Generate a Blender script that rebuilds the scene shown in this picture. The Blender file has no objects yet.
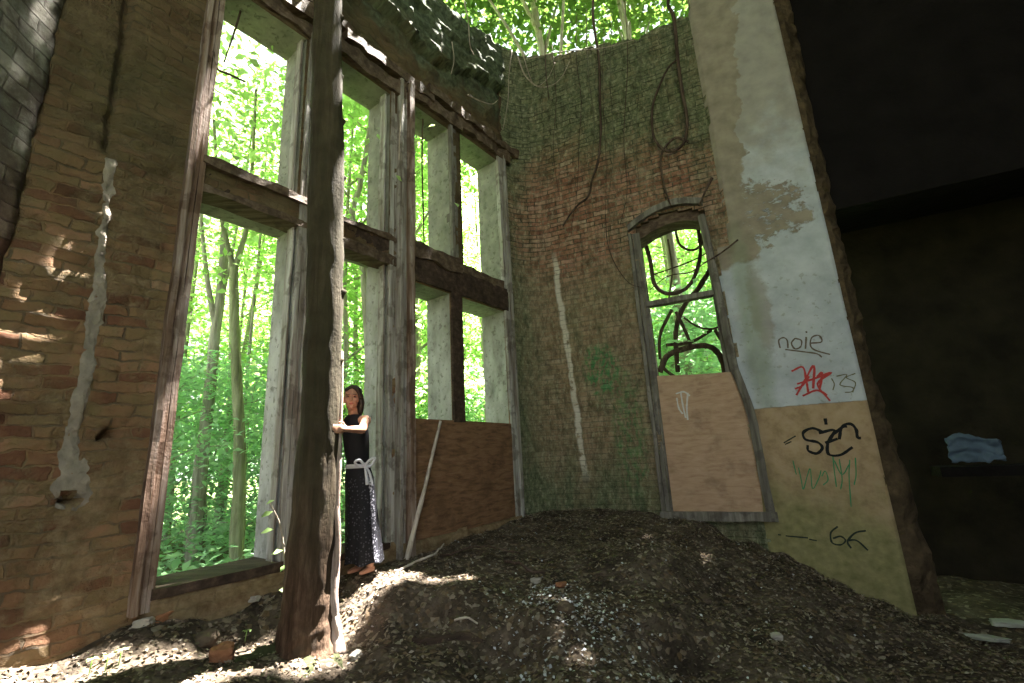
import bpy, bmesh, math, random
import numpy as np
from mathutils import Vector, Matrix, noise as mnoise
random.seed(7); rng = np.random.default_rng(7)
scene = bpy.context.scene
COL = scene.collection
PI = math.pi
# ------------------------------------------------------------------ camera
FPX = 460.0
CX, CY = 512.0, 341.5
VX, VY = 410.0, -1550.0
_d = math.hypot(VX-CX, VY-CY)
PITCH = math.atan(FPX/_d); ROLL = math.atan2(VX-CX, CY-VY)
AF = np.array([0, math.cos(PITCH), math.sin(PITCH)])
_U0 = np.array([0, -math.sin(PITCH), math.cos(PITCH)]); _R0 = np.array([1., 0, 0])
AR = math.cos(ROLL)*_R0 + math.sin(ROLL)*_U0
AU = -math.sin(ROLL)*_R0 + math.cos(ROLL)*_U0
cam_data = bpy.data.cameras.new('camera'); cam = bpy.data.objects.new('camera', cam_data); COL.objects.link(cam)
cam_data.sensor_width = 36; cam_data.lens = FPX/1024*36; cam_data.clip_start = .05; cam_data.clip_end = 300
cam.matrix_world = Matrix(((AR[0], AU[0], -AF[0], 0), (AR[1], AU[1], -AF[1], 0), (AR[2], AU[2], -AF[2], 0), (0, 0, 0, 1)))
scene.camera = cam
def ray(x, y): return AF*FPX + AR*(x-CX) + AU*(CY-y)
def on_z(x, y, z):
    v = ray(x, y); return v*(z/v[2])
def at_r(x, y, r):
    v = ray(x, y); return v*(r/math.hypot(v[0], v[1]))
# ------------------------------------------------------------------ wall frames
def azv(d): return np.array([math.sin(math.radians(d)), math.cos(math.radians(d)), 0.])
VA = azv(36.8); NA = np.array([VA[1], -VA[0], 0.]); DA = -4.15
VB = azv(115.); NB = np.array([VB[1], -VB[0], 0.])
UC = 6.05; C0 = VA*UC + NA*DA; DB = float(C0@NB)
ZV = np.array([0, 0, 1.])
def A(u, p, z): return VA*u + NA*(DA+p) + ZV*z
TL = .45; TURN = math.radians(115-36.8); RF = TL/math.tan(TURN/2); LARC = RF*TURN
ARC0 = VA*(UC-TL) + NA*DA; ARCC = ARC0 + NA*RF
def B(k, p, z):
    if k >= TL: return C0 + VB*k + NB*p + ZV*z
    t = (k-(TL-LARC))/RF
    if t < 0: return A(UC-TL+(k-(TL-LARC)), p, z)
    nrm = NA*math.cos(t) - VA*math.sin(t)
    return ARCC - nrm*(RF-p) + ZV*z
KA = TL-LARC
def pick_a(x, y, p=0):
    v = ray(x, y); P = v*((DA+p)/(v@NA)); return float(P@VA), float(P[2])
def pick_b(x, y, p=0):
    v = ray(x, y); P = v*((DB+p)/(v@NB)); return float((P-C0)@VB), float(P[2])
UL = .24
CORN = VA*UL + NA*DA
VC = -azv(-10.)               # along the near left wall, towards the camera
NC = np.array([-VC[1], VC[0], 0.])
if NC[0] < 0: NC = -NC
def Cw(s, p, z): return CORN + VC*s + NC*p + ZV*z
# ------------------------------------------------------------------ object helpers
def link(name, me, parent=None, mats=()):
    for m in mats: me.materials.append(m)
    o = bpy.data.objects.new(name, me); COL.objects.link(o)
    if parent is not None: o.parent = parent
    return o
def tag(o, label, cat, group=None, kind=None):
    o['label'] = label; o['category'] = cat
    if group: o['group'] = group
    if kind: o['kind'] = kind
    return o
def thing(name, loc, label, cat, group=None):
    o = bpy.data.objects.new(name, None); COL.objects.link(o); o.location = tuple(loc); o.empty_display_size = .1
    return tag(o, label, cat, group)
class MB:
    """collects shapes, builds ONE mesh"""
    def __init__(s): s.v = []; s.f = []; s.m = []; s.uv = []; s.sm = []
    def add(s, verts, faces, mat=0, uvs=None, smooth=False):
        o = len(s.v); s.v += [tuple(v) for v in verts]
        for i, f in enumerate(faces):
            s.f.append(tuple(o+j for j in f)); s.m.append(mat); s.sm.append(smooth)
            s.uv.append(uvs[i] if uvs else None)
    def box(s, pf, a0, a1, b0, b1, c0, c1, mat=0, jit=0):
        vs = []
        for c in (c0, c1):
            for b in (b0, b1):
                for a in (a0, a1):
                    j = [random.uniform(-jit, jit) for _ in range(3)]
                    vs.append(pf(a+j[0], b+j[1], c+j[2]))
        s.add(vs, [(0, 1, 3, 2), (4, 6, 7, 5), (0, 4, 5, 1), (2, 3, 7, 6), (0, 2, 6, 4), (1, 5, 7, 3)], mat)
    def tube(s, pts, rad, n=8, mat=0, caps=True, smooth=True, rough=0.0):
        pts = [np.array(p, float) for p in pts]; N = len(pts)
        rads = list(rad) if hasattr(rad, '__len__') else [rad]*N
        rings = []; up = None
        for i, p in enumerate(pts):
            t = pts[min(i+1, N-1)]-pts[max(i-1, 0)]; t = t/(np.linalg.norm(t)+1e-9)
            if up is None:
                up = np.array([0, 0, 1.]) if abs(t[2]) < .9 else np.array([1., 0, 0])
            x = up - t*(up@t); x /= np.linalg.norm(x)+1e-9; up = x; y = np.cross(t, x)
            ring = []
            for q in range(n):
                an = 2*PI*q/n
                rr = rads[i]
                if rough: rr *= 1+rough*mnoise.noise(Vector((math.cos(an)*2.5, math.sin(an)*2.5, i*.35)))
                ring.append(p + (x*math.cos(an)+y*math.sin(an))*rr)
            rings.append(ring)
        vs = [v for r in rings for v in r]; fs = []; uvs = []
        for i in range(N-1):
            for q in range(n):
                q2 = (q+1) % n
                fs.append((i*n+q, i*n+q2, (i+1)*n+q2, (i+1)*n+q))
        s.add(vs, fs, mat, smooth=smooth)
        if caps:
            o = len(s.v); s.v += [tuple(pts[0]), tuple(pts[-1])]
            b = o-len(vs)
            for q in range(n):
                s.f.append((o, b+(q+1) % n, b+q)); s.f.append((o+1, b+(N-1)*n+q, b+(N-1)*n+(q+1) % n))
                s.m += [mat]*2; s.uv += [None]*2; s.sm += [smooth]*2
    def build(s, name, mats, parent=None, origin=None):
        me = bpy.data.meshes.new(name)
        v = s.v
        if origin is not None: v = [(p[0]-origin[0], p[1]-origin[1], p[2]-origin[2]) for p in v]
        elif parent is not None and parent.type == 'EMPTY' or parent is not None:
            L = WL(parent); v = [(p[0]-L[0], p[1]-L[1], p[2]-L[2]) for p in v]
        me.from_pydata([tuple(map(float, p)) for p in v], [], s.f)
        me.polygons.foreach_set('material_index', s.m); me.polygons.foreach_set('use_smooth', s.sm)
        if any(u is not None for u in s.uv):
            lay = me.uv_layers.new(name='UVMap'); i = 0
            for u, f in zip(s.uv, s.f):
                for q in range(len(f)):
                    lay.data[i].uv = u[q] if u else (0, 0); i += 1
        me.update()
        o = link(name, me, parent, mats if isinstance(mats, (list, tuple)) else [mats])
        if origin is not None: o.location = tuple(origin)
        return o
def WL(o):
    L = Vector((0, 0, 0))
    while o is not None: L += o.location; o = o.parent
    return L
def spline(pts, n=8):
    pts = [np.array(p, float) for p in pts]
    if len(pts) < 3: 
        return [pts[0]*(1-t)+pts[1]*t for t in np.linspace(0, 1, n+1)]
    P = [2*pts[0]-pts[1]]+pts+[2*pts[-1]-pts[-2]]; out = []
    for i in range(1, len(P)-2):
        p0, p1, p2, p3 = P[i-1:i+3]
        for q in range(n):
            t = q/n
            out.append(.5*((2*p1)+(-p0+p2)*t+(2*p0-5*p1+4*p2-p3)*t*t+(-p0+3*p1-3*p2+p3)*t**3))
    out.append(pts[-1]); return out
def fb(x, y, z=0, o=4):
    return mnoise.fractal(Vector((x, y, z)), 1.0, 2.0, o)
# ------------------------------------------------------------------ material helper
class G:
    def __init__(s, name):
        s.m = bpy.data.materials.new(name); s.m.use_nodes = True; s.t = s.m.node_tree; s.t.nodes.clear()
        s.out = s.t.nodes.new('ShaderNodeOutputMaterial')
    def n(s, typ, **kw):
        d = s.t.nodes.new(typ)
        for k, v in kw.items(): setattr(d, k, v)
        return d
    def set(s, sock, v):
        if hasattr(v, 'node'): s.t.links.new(v, sock)
        else:
            if isinstance(v, (tuple, list)) and len(v) == 3 and sock.type == 'RGBA': v = (*v, 1)
            sock.default_value = v
    def uv(s):
        c = s.n('ShaderNodeTexCoord'); sp = s.n('ShaderNodeSeparateXYZ'); s.t.links.new(c.outputs['UV'], sp.inputs[0])
        s.vec = c.outputs['UV']; return sp.outputs[0], sp.outputs[1]
    def obj(s):
        c = s.n('ShaderNodeTexCoord'); s.vec = c.outputs['Object']; return s.vec
    def xyz(s, vec):
        sp = s.n('ShaderNodeSeparateXYZ'); s.set(sp.inputs[0], vec); return sp.outputs
    def comb(s, x, y, z=0.):
        c = s.n('ShaderNodeCombineXYZ'); s.set(c.inputs[0], x); s.set(c.inputs[1], y); s.set(c.inputs[2], z); return c.outputs[0]
    def scale(s, vec, sc):
        m = s.n('ShaderNodeMapping'); s.set(m.inputs[0], vec); m.inputs['Scale'].default_value = sc; return m.outputs[0]
    def noise(s, sc, det=4, ro=.55, vec=None, dist=0.):
        n = s.n('ShaderNodeTexNoise'); s.set(n.inputs['Vector'], vec if vec is not None else s.vec)
        n.inputs['Scale'].default_value = sc; n.inputs['Detail'].default_value = det; n.inputs['Roughness'].default_value = ro; n.inputs['Distortion'].default_value = dist
        return n.outputs[0]
    def voro(s, sc, vec=None, feat='F1'):
        n = s.n('ShaderNodeTexVoronoi', feature=feat); s.set(n.inputs['Vector'], vec if vec is not None else s.vec); n.inputs['Scale'].default_value = sc
        return n
    def ma(s, op, a, b=0., c=0.):
        n = s.n('ShaderNodeMath', operation=op)
        for i, v in enumerate((a, b, c)): s.set(n.inputs[i], v)
        return n.outputs[0]
    def add(s, a, b): return s.ma('ADD', a, b)
    def mul(s, a, b): return s.ma('MULTIPLY', a, b)
    def step(s, v, a, b, lo=0., hi=1.):
        n = s.n('ShaderNodeMapRange', interpolation_type='SMOOTHSTEP'); s.set(n.inputs[0], v)
        for i, q in enumerate((a, b, lo, hi)): n.inputs[i+1].default_value = q
        return n.outputs[0]
    def mix(s, f, a, b, bt='MIX'):
        n = s.n('ShaderNodeMix', data_type='RGBA', blend_type=bt); s.set(n.inputs[0], f); s.set(n.inputs[6], a); s.set(n.inputs[7], b); return n.outputs[2]
    def ramp(s, f, stops):
        r = s.n('ShaderNodeValToRGB'); s.set(r.inputs[0], f); e = r.color_ramp.elements
        while len(e) < len(stops): e.new(.5)
        for q, (p, c) in zip(e, stops): q.position = p; q.color = (*c, 1)
        return r.outputs[0]
    def blob(s, x, z, cx, cz, rx, rz, soft=.5, wob=None):
        dx = s.mul(s.ma('SUBTRACT', x, cx), 1/rx); dz = s.mul(s.ma('SUBTRACT', z, cz), 1/rz)
        d = s.ma('SQRT', s.add(s.mul(dx, dx), s.mul(dz, dz)))
        if wob is not None: d = s.add(d, s.mul(s.ma('SUBTRACT', wob, .5), 1.4))
        return s.step(d, 1-soft, 1+soft, 1., 0.)
    def brick(s, vec, w, h, mort=.01, c1=(0, 0, 0), c2=(1, 1, 1), cm=(.5, .5, .5), off=.5):
        b = s.n('ShaderNodeTexBrick', offset=off); s.set(b.inputs['Vector'], vec); b.inputs['Scale'].default_value = 1
        s.set(b.inputs['Color1'], c1); s.set(b.inputs['Color2'], c2); s.set(b.inputs['Mortar'], cm)
        b.inputs['Mortar Size'].default_value = mort; b.inputs['Mortar Smooth'].default_value = .5; b.inputs['Brick Width'].default_value = w; b.inputs['Row Height'].default_value = h
        return b.outputs['Color'], b.outputs['Fac']
    def fin(s, col, rough=.9, bump=None, dist=.02, strength=1., spec=.2, trans=None):
        b = s.n('ShaderNodeBsdfPrincipled'); s.set(b.inputs['Base Color'], col); s.set(b.inputs['Roughness'], rough); b.inputs['Specular IOR Level'].default_value = spec
        if bump is not None:
            q = s.n('ShaderNodeBump'); q.inputs['Distance'].default_value = dist; q.inputs['Strength'].default_value = strength; s.set(q.inputs['Height'], bump); s.t.links.new(q.outputs[0], b.inputs['Normal'])
        sh = b.outputs[0]
        if trans is not None:
            tr = s.n('ShaderNodeBsdfTranslucent'); s.set(tr.inputs[0], trans[0]); mx = s.n('ShaderNodeMixShader'); mx.inputs[0].default_value = trans[1]
            s.t.links.new(sh, mx.inputs[1]); s.t.links.new(tr.outputs[0], mx.inputs[2]); sh = mx.outputs[0]
        s.t.links.new(sh, s.out.inputs[0]); return s.m
# ------------------------------------------------------------------ materials
def distort(g, x, z, amt=.03, sc=3.):
    n1 = g.noise(sc, 3); n2 = g.noise(sc*1.3, 3, vec=g.comb(z, x, 3.))
    return g.add(x, g.mul(g.ma('SUBTRACT', n1, .5), amt*2)), g.add(z, g.mul(g.ma('SUBTRACT', n2, .5), amt*2))
def mat_brick_left():
    g = G('worn brown brick'); x, z = g.uv()
    xd, zd = distort(g, x, z, .045, 3.2)
    xd, zd = g.add(xd, g.mul(g.ma('SUBTRACT', g.noise(14, 4), .5), .05)), g.add(zd, g.mul(g.ma('SUBTRACT', g.noise(15, 4, vec=g.comb(z, x, 5.)), .5), .035))
    cr, fac = g.brick(g.comb(xd, zd), .25, .08, .009)
    val = g.add(g.mul(g.xyz(cr)[0], .45), g.mul(g.noise(3.2, 6, .65), .62))
    col = g.ramp(val, [(.2, (.07, .034, .02)), (.36, (.18, .08, .048)), (.5, (.27, .155, .085)), (.62, (.22, .155, .08)), (.76, (.33, .175, .105)), (.92, (.40, .29, .18))])
    lowz = g.step(g.add(z, g.mul(g.noise(2, 4), .8)), -.6, .4, 1., 0.)
    sillm = g.mul(g.step(x, 1.15, 1.25), g.step(z, -.8, -.76, 1., 0.))
    smear = g.ma('MINIMUM', g.add(g.add(g.step(g.noise(1.7, 8, .75), .47, .6), g.mul(lowz, .22)), sillm), 1.)
    col = g.mix(g.mul(smear, .8), col, g.ramp(g.noise(8, 7, .7), [(.3, (.09, .062, .033)), (.45, (.20, .14, .08)), (.58, (.31, .23, .14)), (.72, (.38, .30, .20))]))
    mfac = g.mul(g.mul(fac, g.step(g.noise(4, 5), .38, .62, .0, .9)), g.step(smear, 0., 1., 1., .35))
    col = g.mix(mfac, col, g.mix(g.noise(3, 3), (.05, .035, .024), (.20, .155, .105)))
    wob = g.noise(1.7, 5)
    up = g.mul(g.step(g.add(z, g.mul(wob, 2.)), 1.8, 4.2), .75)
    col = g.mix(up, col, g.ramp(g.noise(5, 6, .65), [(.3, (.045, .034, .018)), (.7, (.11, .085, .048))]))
    moss = g.mul(g.mul(g.step(g.add(z, g.mul(wob, 1.6)), 6.2, 6.9), .92), g.step(x, 1.6, 2.6))
    col = g.mix(moss, col, g.ramp(g.noise(14, 5), [(.35, (.04, .055, .035)), (.65, (.13, .165, .105))]))
    gm = g.mul(g.step(g.noise(.9, 4, vec=g.comb(z, x, 9)), .5, .7), .45)
    col = g.mix(gm, col, (.085, .085, .042))
    h = g.add(g.mul(g.ma('SUBTRACT', 1., fac), g.step(smear, 0., 1., .6, .12)), g.add(g.mul(g.noise(7, 8, .75), 1.6), g.mul(g.noise(30, 4), .3)))
    return g.fin(col, .93, h, .035, .9)
def mat_brick_end():
    g = G('grey lime washed brick'); x, z = g.uv()
    xd, zd = distort(g, x, z, .02)
    cr, fac = g.brick(g.comb(xd, zd), .26, .115, .008)
    val = g.add(g.mul(g.xyz(cr)[0], .5), g.mul(g.noise(3, 5), .5))
    red = g.step(g.add(z, g.mul(g.noise(3, 4), 1.)), 1.7, 2.9)
    col = g.mix(red, g.ramp(val, [(.2, (.16, .08, .06)), (.5, (.32, .19, .14)), (.8, (.42, .30, .24))]), g.ramp(val, [(.2, (.16, .17, .14)), (.5, (.30, .29, .25)), (.8, (.44, .40, .36))]))
    col = g.mix(g.mul(fac, .55), col, (.07, .055, .05))
    h = g.add(g.mul(g.ma('SUBTRACT', 1., fac), .6), g.mul(g.noise(9, 6, .65), .9))
    col = g.mix(g.step(g.noise(2.2, 8, .75), .42, .6, .7, .1), col, (.07, .045, .035))
    return g.fin(g.mix(.0, col, (.03, .025, .02)), .9, h, .03)
def mat_brick_right():
    g = G('mossy red brick'); x, z = g.uv()
    xd, zd = distort(g, x, z, .012)
    cr, fac = g.brick(g.comb(xd, zd), .25, .078, .010)
    val = g.add(g.mul(g.xyz(cr)[0], .5), g.mul(g.noise(3, 5), .5))
    brick = g.ramp(val, [(.2, (.17, .075, .05)), (.42, (.33, .15, .105)), (.62, (.38, .21, .155)), (.85, (.42, .31, .24))])
    col = g.mix(g.mul(fac, .8), brick, (.30, .27, .21))
    # thin greenish plaster skin left on the lower part
    n1 = g.noise(1.5, 6, .6)
    low = g.step(g.add(z, g.mul(n1, 2.6)), 4.6, 3.4, 1., 0.)
    low = g.step(g.add(z, g.mul(n1, 2.2)), 3.5, 4.7, 1., 0.)
    plas = g.ramp(g.noise(4, 6, .6), [(.25, (.17, .135, .08)), (.5, (.29, .23, .15)), (.75, (.36, .29, .21))])
    col = g.mix(g.mul(low, .72), col, plas)
    # algae
    al = g.step(g.noise(1.6, 8, .72, vec=g.scale(g.vec, (1.8, .5, 1))), .40, .66)
    top = g.step(g.add(z, g.mul(g.noise(2.1, 4), 2.)), 4.9, 6.2)
    cornr = g.step(g.add(x, g.mul(g.noise(1.6, 3), .6)), .55, -.05, 0., 1.)
    cornr = g.step(g.add(x, g.mul(g.noise(1.6, 3), .6)), .0, .7, 1., 0.)
    bot = g.step(g.add(z, g.mul(g.noise(1.9, 3), .8)), -.5, .6, 1., 0.)
    gf = g.ma('MINIMUM', g.add(g.mul(al, .45), g.add(g.mul(top, .75), g.add(g.mul(cornr, .6), g.mul(bot, .6)))), .88)
    green = g.ramp(g.noise(12, 9, .8), [(.3, (.045, .065, .035)), (.5, (.13, .165, .095)), (.7, (.25, .285, .19)), (.85, (.36, .38, .29))])
    col = g.mix(gf, col, green)
    rb = g.mul(g.blob(x, z, .75, 3.9, .75, 1.15, .6, g.noise(2.5, 5)), .75)
    col = g.mix(rb, col, g.mix(g.mul(fac, .7), brick, (.2, .17, .13)))
    # limewash streak and old green paint
    sx = g.add(g.mul(g.ma('SUBTRACT', z, 3.2), -.06), .52)
    dx = g.ma('ABSOLUTE', g.ma('SUBTRACT', x, g.add(sx, g.mul(g.ma('SUBTRACT', g.noise(3, 3), .5), .14))))
    st = g.mul(g.step(dx, .025, .06, 1., 0.), g.mul(g.step(z, -.55, -.1), g.step(z, 2.9, 3.3, 1., 0.)))
    st = g.mul(st, g.step(g.noise(7, 5), .33, .45))
    STREAK = g.mul(st, .9)
    gp = g.mul(g.ma('MAXIMUM', g.blob(x, z, 1.12, 1.15, .26, .42, .3, g.noise(6, 5)), g.mul(g.blob(x, z, 1.45, .2, .22, .8, .4, g.noise(5, 5)), .6)), g.step(g.noise(9, 8, .75, vec=g.scale(g.vec, (1.6, .8, 1))), .42, .6))
    col = g.mix(g.mul(gp, .3), col, (.05, .22, .08))
    h = g.add(g.mul(g.ma('SUBTRACT', 1., fac), g.step(low, 0., 1., .9, .4)), g.add(g.mul(g.noise(7, 9, .8), 1.5), g.mul(g.noise(28, 4), .3)))
    dk = g.noise(7, 9, .78, vec=g.scale(g.vec, (1.5, .6, 1)))
    col = g.mix(g.step(dk, .36, .6, .6, .0), col, (.022, .024, .012))
    lt = g.step(g.noise(10, 8, .8, vec=g.scale(g.vec, (1.4, .7, 1))), .5, .66)
    col = g.mix(g.mul(lt, .5), col, (.42, .39, .28))
    col = g.mix(STREAK, col, (.58, .54, .49))
    col = g.mix(g.mul(gp, .75), col, (.05, .22, .08))
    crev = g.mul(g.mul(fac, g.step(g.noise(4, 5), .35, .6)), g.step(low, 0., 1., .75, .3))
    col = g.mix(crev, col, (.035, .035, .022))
    col = g.mix(1., col, (1.42, 1.42, 1.42), 'MULTIPLY')
    return g.fin(col, .93, h, .05)
def mat_plaster():
    g = G('peeling blue white plaster over buff render'); x, z = g.uv()
    wob = g.noise(2.6, 6, .6)
    wob2 = g.noise(6, 5, .6)
    white = g.ramp(g.noise(3, 6, .65), [(.3, (.34, .37, .42)), (.6, (.47, .50, .56)), (.85, (.56, .58, .62))])
    grey = g.ramp(g.noise(5, 5), [(.3, (.20, .17, .14)), (.6, (.29, .25, .205)), (.85, (.34, .30, .25))])
    # worn zone along the left edge and at the top
    lim = g.add(3.42, g.mul(g.step(z, 3.0, 7.0), .40))
    wl = g.step(g.add(g.ma('SUBTRACT', x, lim), g.mul(g.ma('SUBTRACT', wob, .5), .65)), -.03, .03, 1., 0.)
    wl = g.mul(wl, g.step(g.add(z, g.mul(wob, .5)), 2.55, 2.65))
    wob3 = g.add(g.mul(g.noise(3.5, 7, .7), .55), g.mul(g.noise(11, 5, .7), .45))
    b1 = g.mul(g.blob(x, z, 3.55, 3.05, .5, .42, .10, g.add(g.mul(g.ma('SUBTRACT', wob3, .5), 2.2), .5)), g.step(g.noise(7, 6, .7, vec=g.scale(g.vec, (1, 2.2, 1))), .38, .46))
    b2 = g.mul(g.blob(x, z, 3.35, 1.7, .12, .6, .3, wob2), .6)
    b3 = g.blob(x, z, 4.0, 2.85, .16, .10, .2, g.add(g.mul(g.ma('SUBTRACT', wob3, .5), 2.6), .5))
    topb = g.mul(g.step(g.add(z, g.mul(wob, 3.)), 4.6, 6.3), .75)
    w = g.ma('MINIMUM', g.ma('MAXIMUM', g.ma('MAXIMUM', wl, topb), g.ma('MAXIMUM', g.ma('MAXIMUM', b1, b2), b3)), 1.)
    up = g.mix(w, white, grey)
    fl = g.mul(g.step(g.noise(13, 4, .6), .6, .66), .6)
    up = g.mix(g.mul(fl, g.step(z, 1.9, 2.4, 1., .1)), up, (.27, .27, .24))
    gs = g.mul(g.blob(x, z, 3.22, 1.4, .14, 1.3, .5, wob), .55)
    up = g.mix(gs, up, (.20, .235, .16))
    buff = g.ramp(g.noise(6, 6, .6), [(.25, (.22, .155, .09)), (.5, (.37, .265, .165)), (.8, (.45, .34, .235))])
    alg = g.mul(g.step(g.add(g.add(z, g.mul(wob, 1.3)), g.mul(x, .35)), .7, 1.75, 1., 0.), .8)
    buff = g.mix(alg, buff, g.ramp(g.noise(10, 5), [(.3, (.12, .13, .05)), (.7, (.27, .26, .12))]))
    div = g.step(g.add(z, g.mul(g.ma('SUBTRACT', g.noise(9, 4), .5), .03)), .385, .40)
    col = g.mix(div, buff, up)
    h = g.add(g.mul(g.noise(24, 5, .6), .35), g.add(g.mul(w, -.5), g.add(g.mul(div, .5), g.mul(g.noise(3, 4), .6))))
    return g.fin(col, .88, h, .012)
def mat_dark(name='very dark brick', lo=(.012, .010, .009), hi=(.04, .03, .025)):  # very dark mottled surface, tones set by lo and hi
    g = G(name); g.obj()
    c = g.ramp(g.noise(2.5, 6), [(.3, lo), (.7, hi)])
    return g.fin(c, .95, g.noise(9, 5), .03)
def mat_jamb():
    g = G('broken brown brickwork'); g.obj()
    c = g.ramp(g.noise(5, 6, .65), [(.3, (.03, .02, .012)), (.55, (.085, .06, .036)), (.75, (.15, .105, .065))])
    return g.fin(c, .95, g.add(g.noise(12, 6), g.noise(4, 4)), .05)
def mat_stone():
    g = G('weathered grey stone render'); g.obj()
    n = g.noise(4, 6, .65, vec=g.scale(g.vec, (1, 1, .5)))
    c = g.ramp(n, [(.25, (.12, .12, .10)), (.42, (.27, .265, .25)), (.6, (.40, .39, .385)), (.8, (.50, .49, .49))])
    z = g.xyz(g.vec)[2]
    gr = g.mul(g.step(g.add(z, g.mul(g.noise(2, 3), 1.2)), 1.7, 3.0), .7)
    c = g.mix(gr, c, g.ramp(g.noise(7, 5), [(.3, (.11, .11, .085)), (.7, (.23, .23, .18))]))
    sp = g.step(g.noise(16, 5, .6), .56, .66)
    c = g.mix(g.mul(sp, .55), c, (.10, .09, .07))
    return g.fin(c, .9, g.add(g.noise(14, 5), g.mul(sp, -.4)), .015)
def mat_wood(name, stops, sc=1.0, axis=2):
    g = G(name); g.obj()
    s = [16, 16, 16]; s[axis] = 1.1
    n = g.noise(sc, 6, .65, vec=g.scale(g.vec, tuple(s)))
    c = g.ramp(n, stops)
    pt = g.step(g.noise(4.5, 5, .6), .52, .6)
    c = g.mix(g.mul(pt, .5), c, stops[0][1])
    return g.fin(c, .8, g.add(n, g.mul(g.noise(40, 3), .2)), .012)
def mat_ply(name, dark, mid, lite):
    g = G(name); x, z = g.uv()
    n = g.noise(1.0, 6, .6, vec=g.scale(g.vec, (5, 22, 1)), dist=.6)
    c = g.ramp(n, [(.25, dark), (.5, mid), (.75, lite)])
    st = g.step(g.noise(2.2, 5, .65), .5, .68)
    c = g.mix(g.mul(st, .45), c, tuple(q*.45 for q in dark))
    return g.fin(c, .85, g.add(n, g.mul(g.noise(60, 3), .4)), .006)
def mat_bark(name, a, b, c, green=None, gz=(0, 3), sc=1.):
    g = G(name); g.obj()
    n = g.noise(sc, 7, .7, vec=g.scale(g.vec, (14, 14, 1.6)), dist=.4)
    col = g.ramp(n, [(.3, a), (.5, b), (.7, c)])
    if green:
        z = g.xyz(g.vec)[2]
        m = g.step(g.add(z, g.mul(g.noise(3, 4), 1.4)), gz[0], gz[1])
        col = g.mix(g.mul(m, .75), col, g.ramp(g.noise(6, 5), [(.3, tuple(q*.5 for q in green)), (.7, green)]))
        kn = g.step(g.noise(2.3, 3), .6, .68)
        col = g.mix(g.mul(kn, .6), col, (.05, .04, .03))
    return g.fin(col, .93, g.add(n, g.mul(g.noise(30, 3), .2)), .03)
def mat_leaf(name, dark, lite, tcol, tf=.5):
    g = G(name); oi = g.n('ShaderNodeObjectInfo'); geo = g.n('ShaderNodeNewGeometry')
    r = geo.outputs['Random Per Island']
    c = g.mix(r, dark, lite)
    t = g.mix(r, tuple(q*.7 for q in tcol), tcol)
    return g.fin(c, .55, spec=.25, trans=(t, tf))
def mat_flat(name, col, rough=.8, var=.25, sc=20., bump=.0, spec=.2):
    g = G(name); g.obj()
    n = g.noise(sc, 4)
    c = g.mix(n, tuple(q*(1-var) for q in col), tuple(min(1, q*(1+var)) for q in col))
    return g.fin(c, rough, n if bump else None, bump or .01, spec=spec)
def mat_litter(name, cols):
    g = G(name); geo = g.n('ShaderNodeNewGeometry')
    c = g.ramp(geo.outputs['Random Per Island'], [(i/max(1, len(cols)-1), q) for i, q in enumerate(cols)])
    return g.fin(c, .8, spec=.25)
def mat_earth(name, a, b, c):
    g = G(name); g.obj()
    n = g.noise(3, 7, .65); v = g.voro(26)
    col = g.ramp(n, [(.3, a), (.5, b), (.72, c)])
    bits = g.step(v.outputs['Color'] if False else g.xyz(v.outputs['Color'])[0], .72, .9)
    col = g.mix(g.mul(bits, .65), col, g.ramp(g.xyz(v.outputs['Color'])[1], [(.0, (.16, .10, .05)), (.5, (.28, .22, .16)), (1., (.4, .35, .28))]))
    h = g.add(g.noise(11, 7, .7), g.mul(v.outputs['Distance'], -.5))
    return g.fin(col, .95, h, .06)
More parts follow.
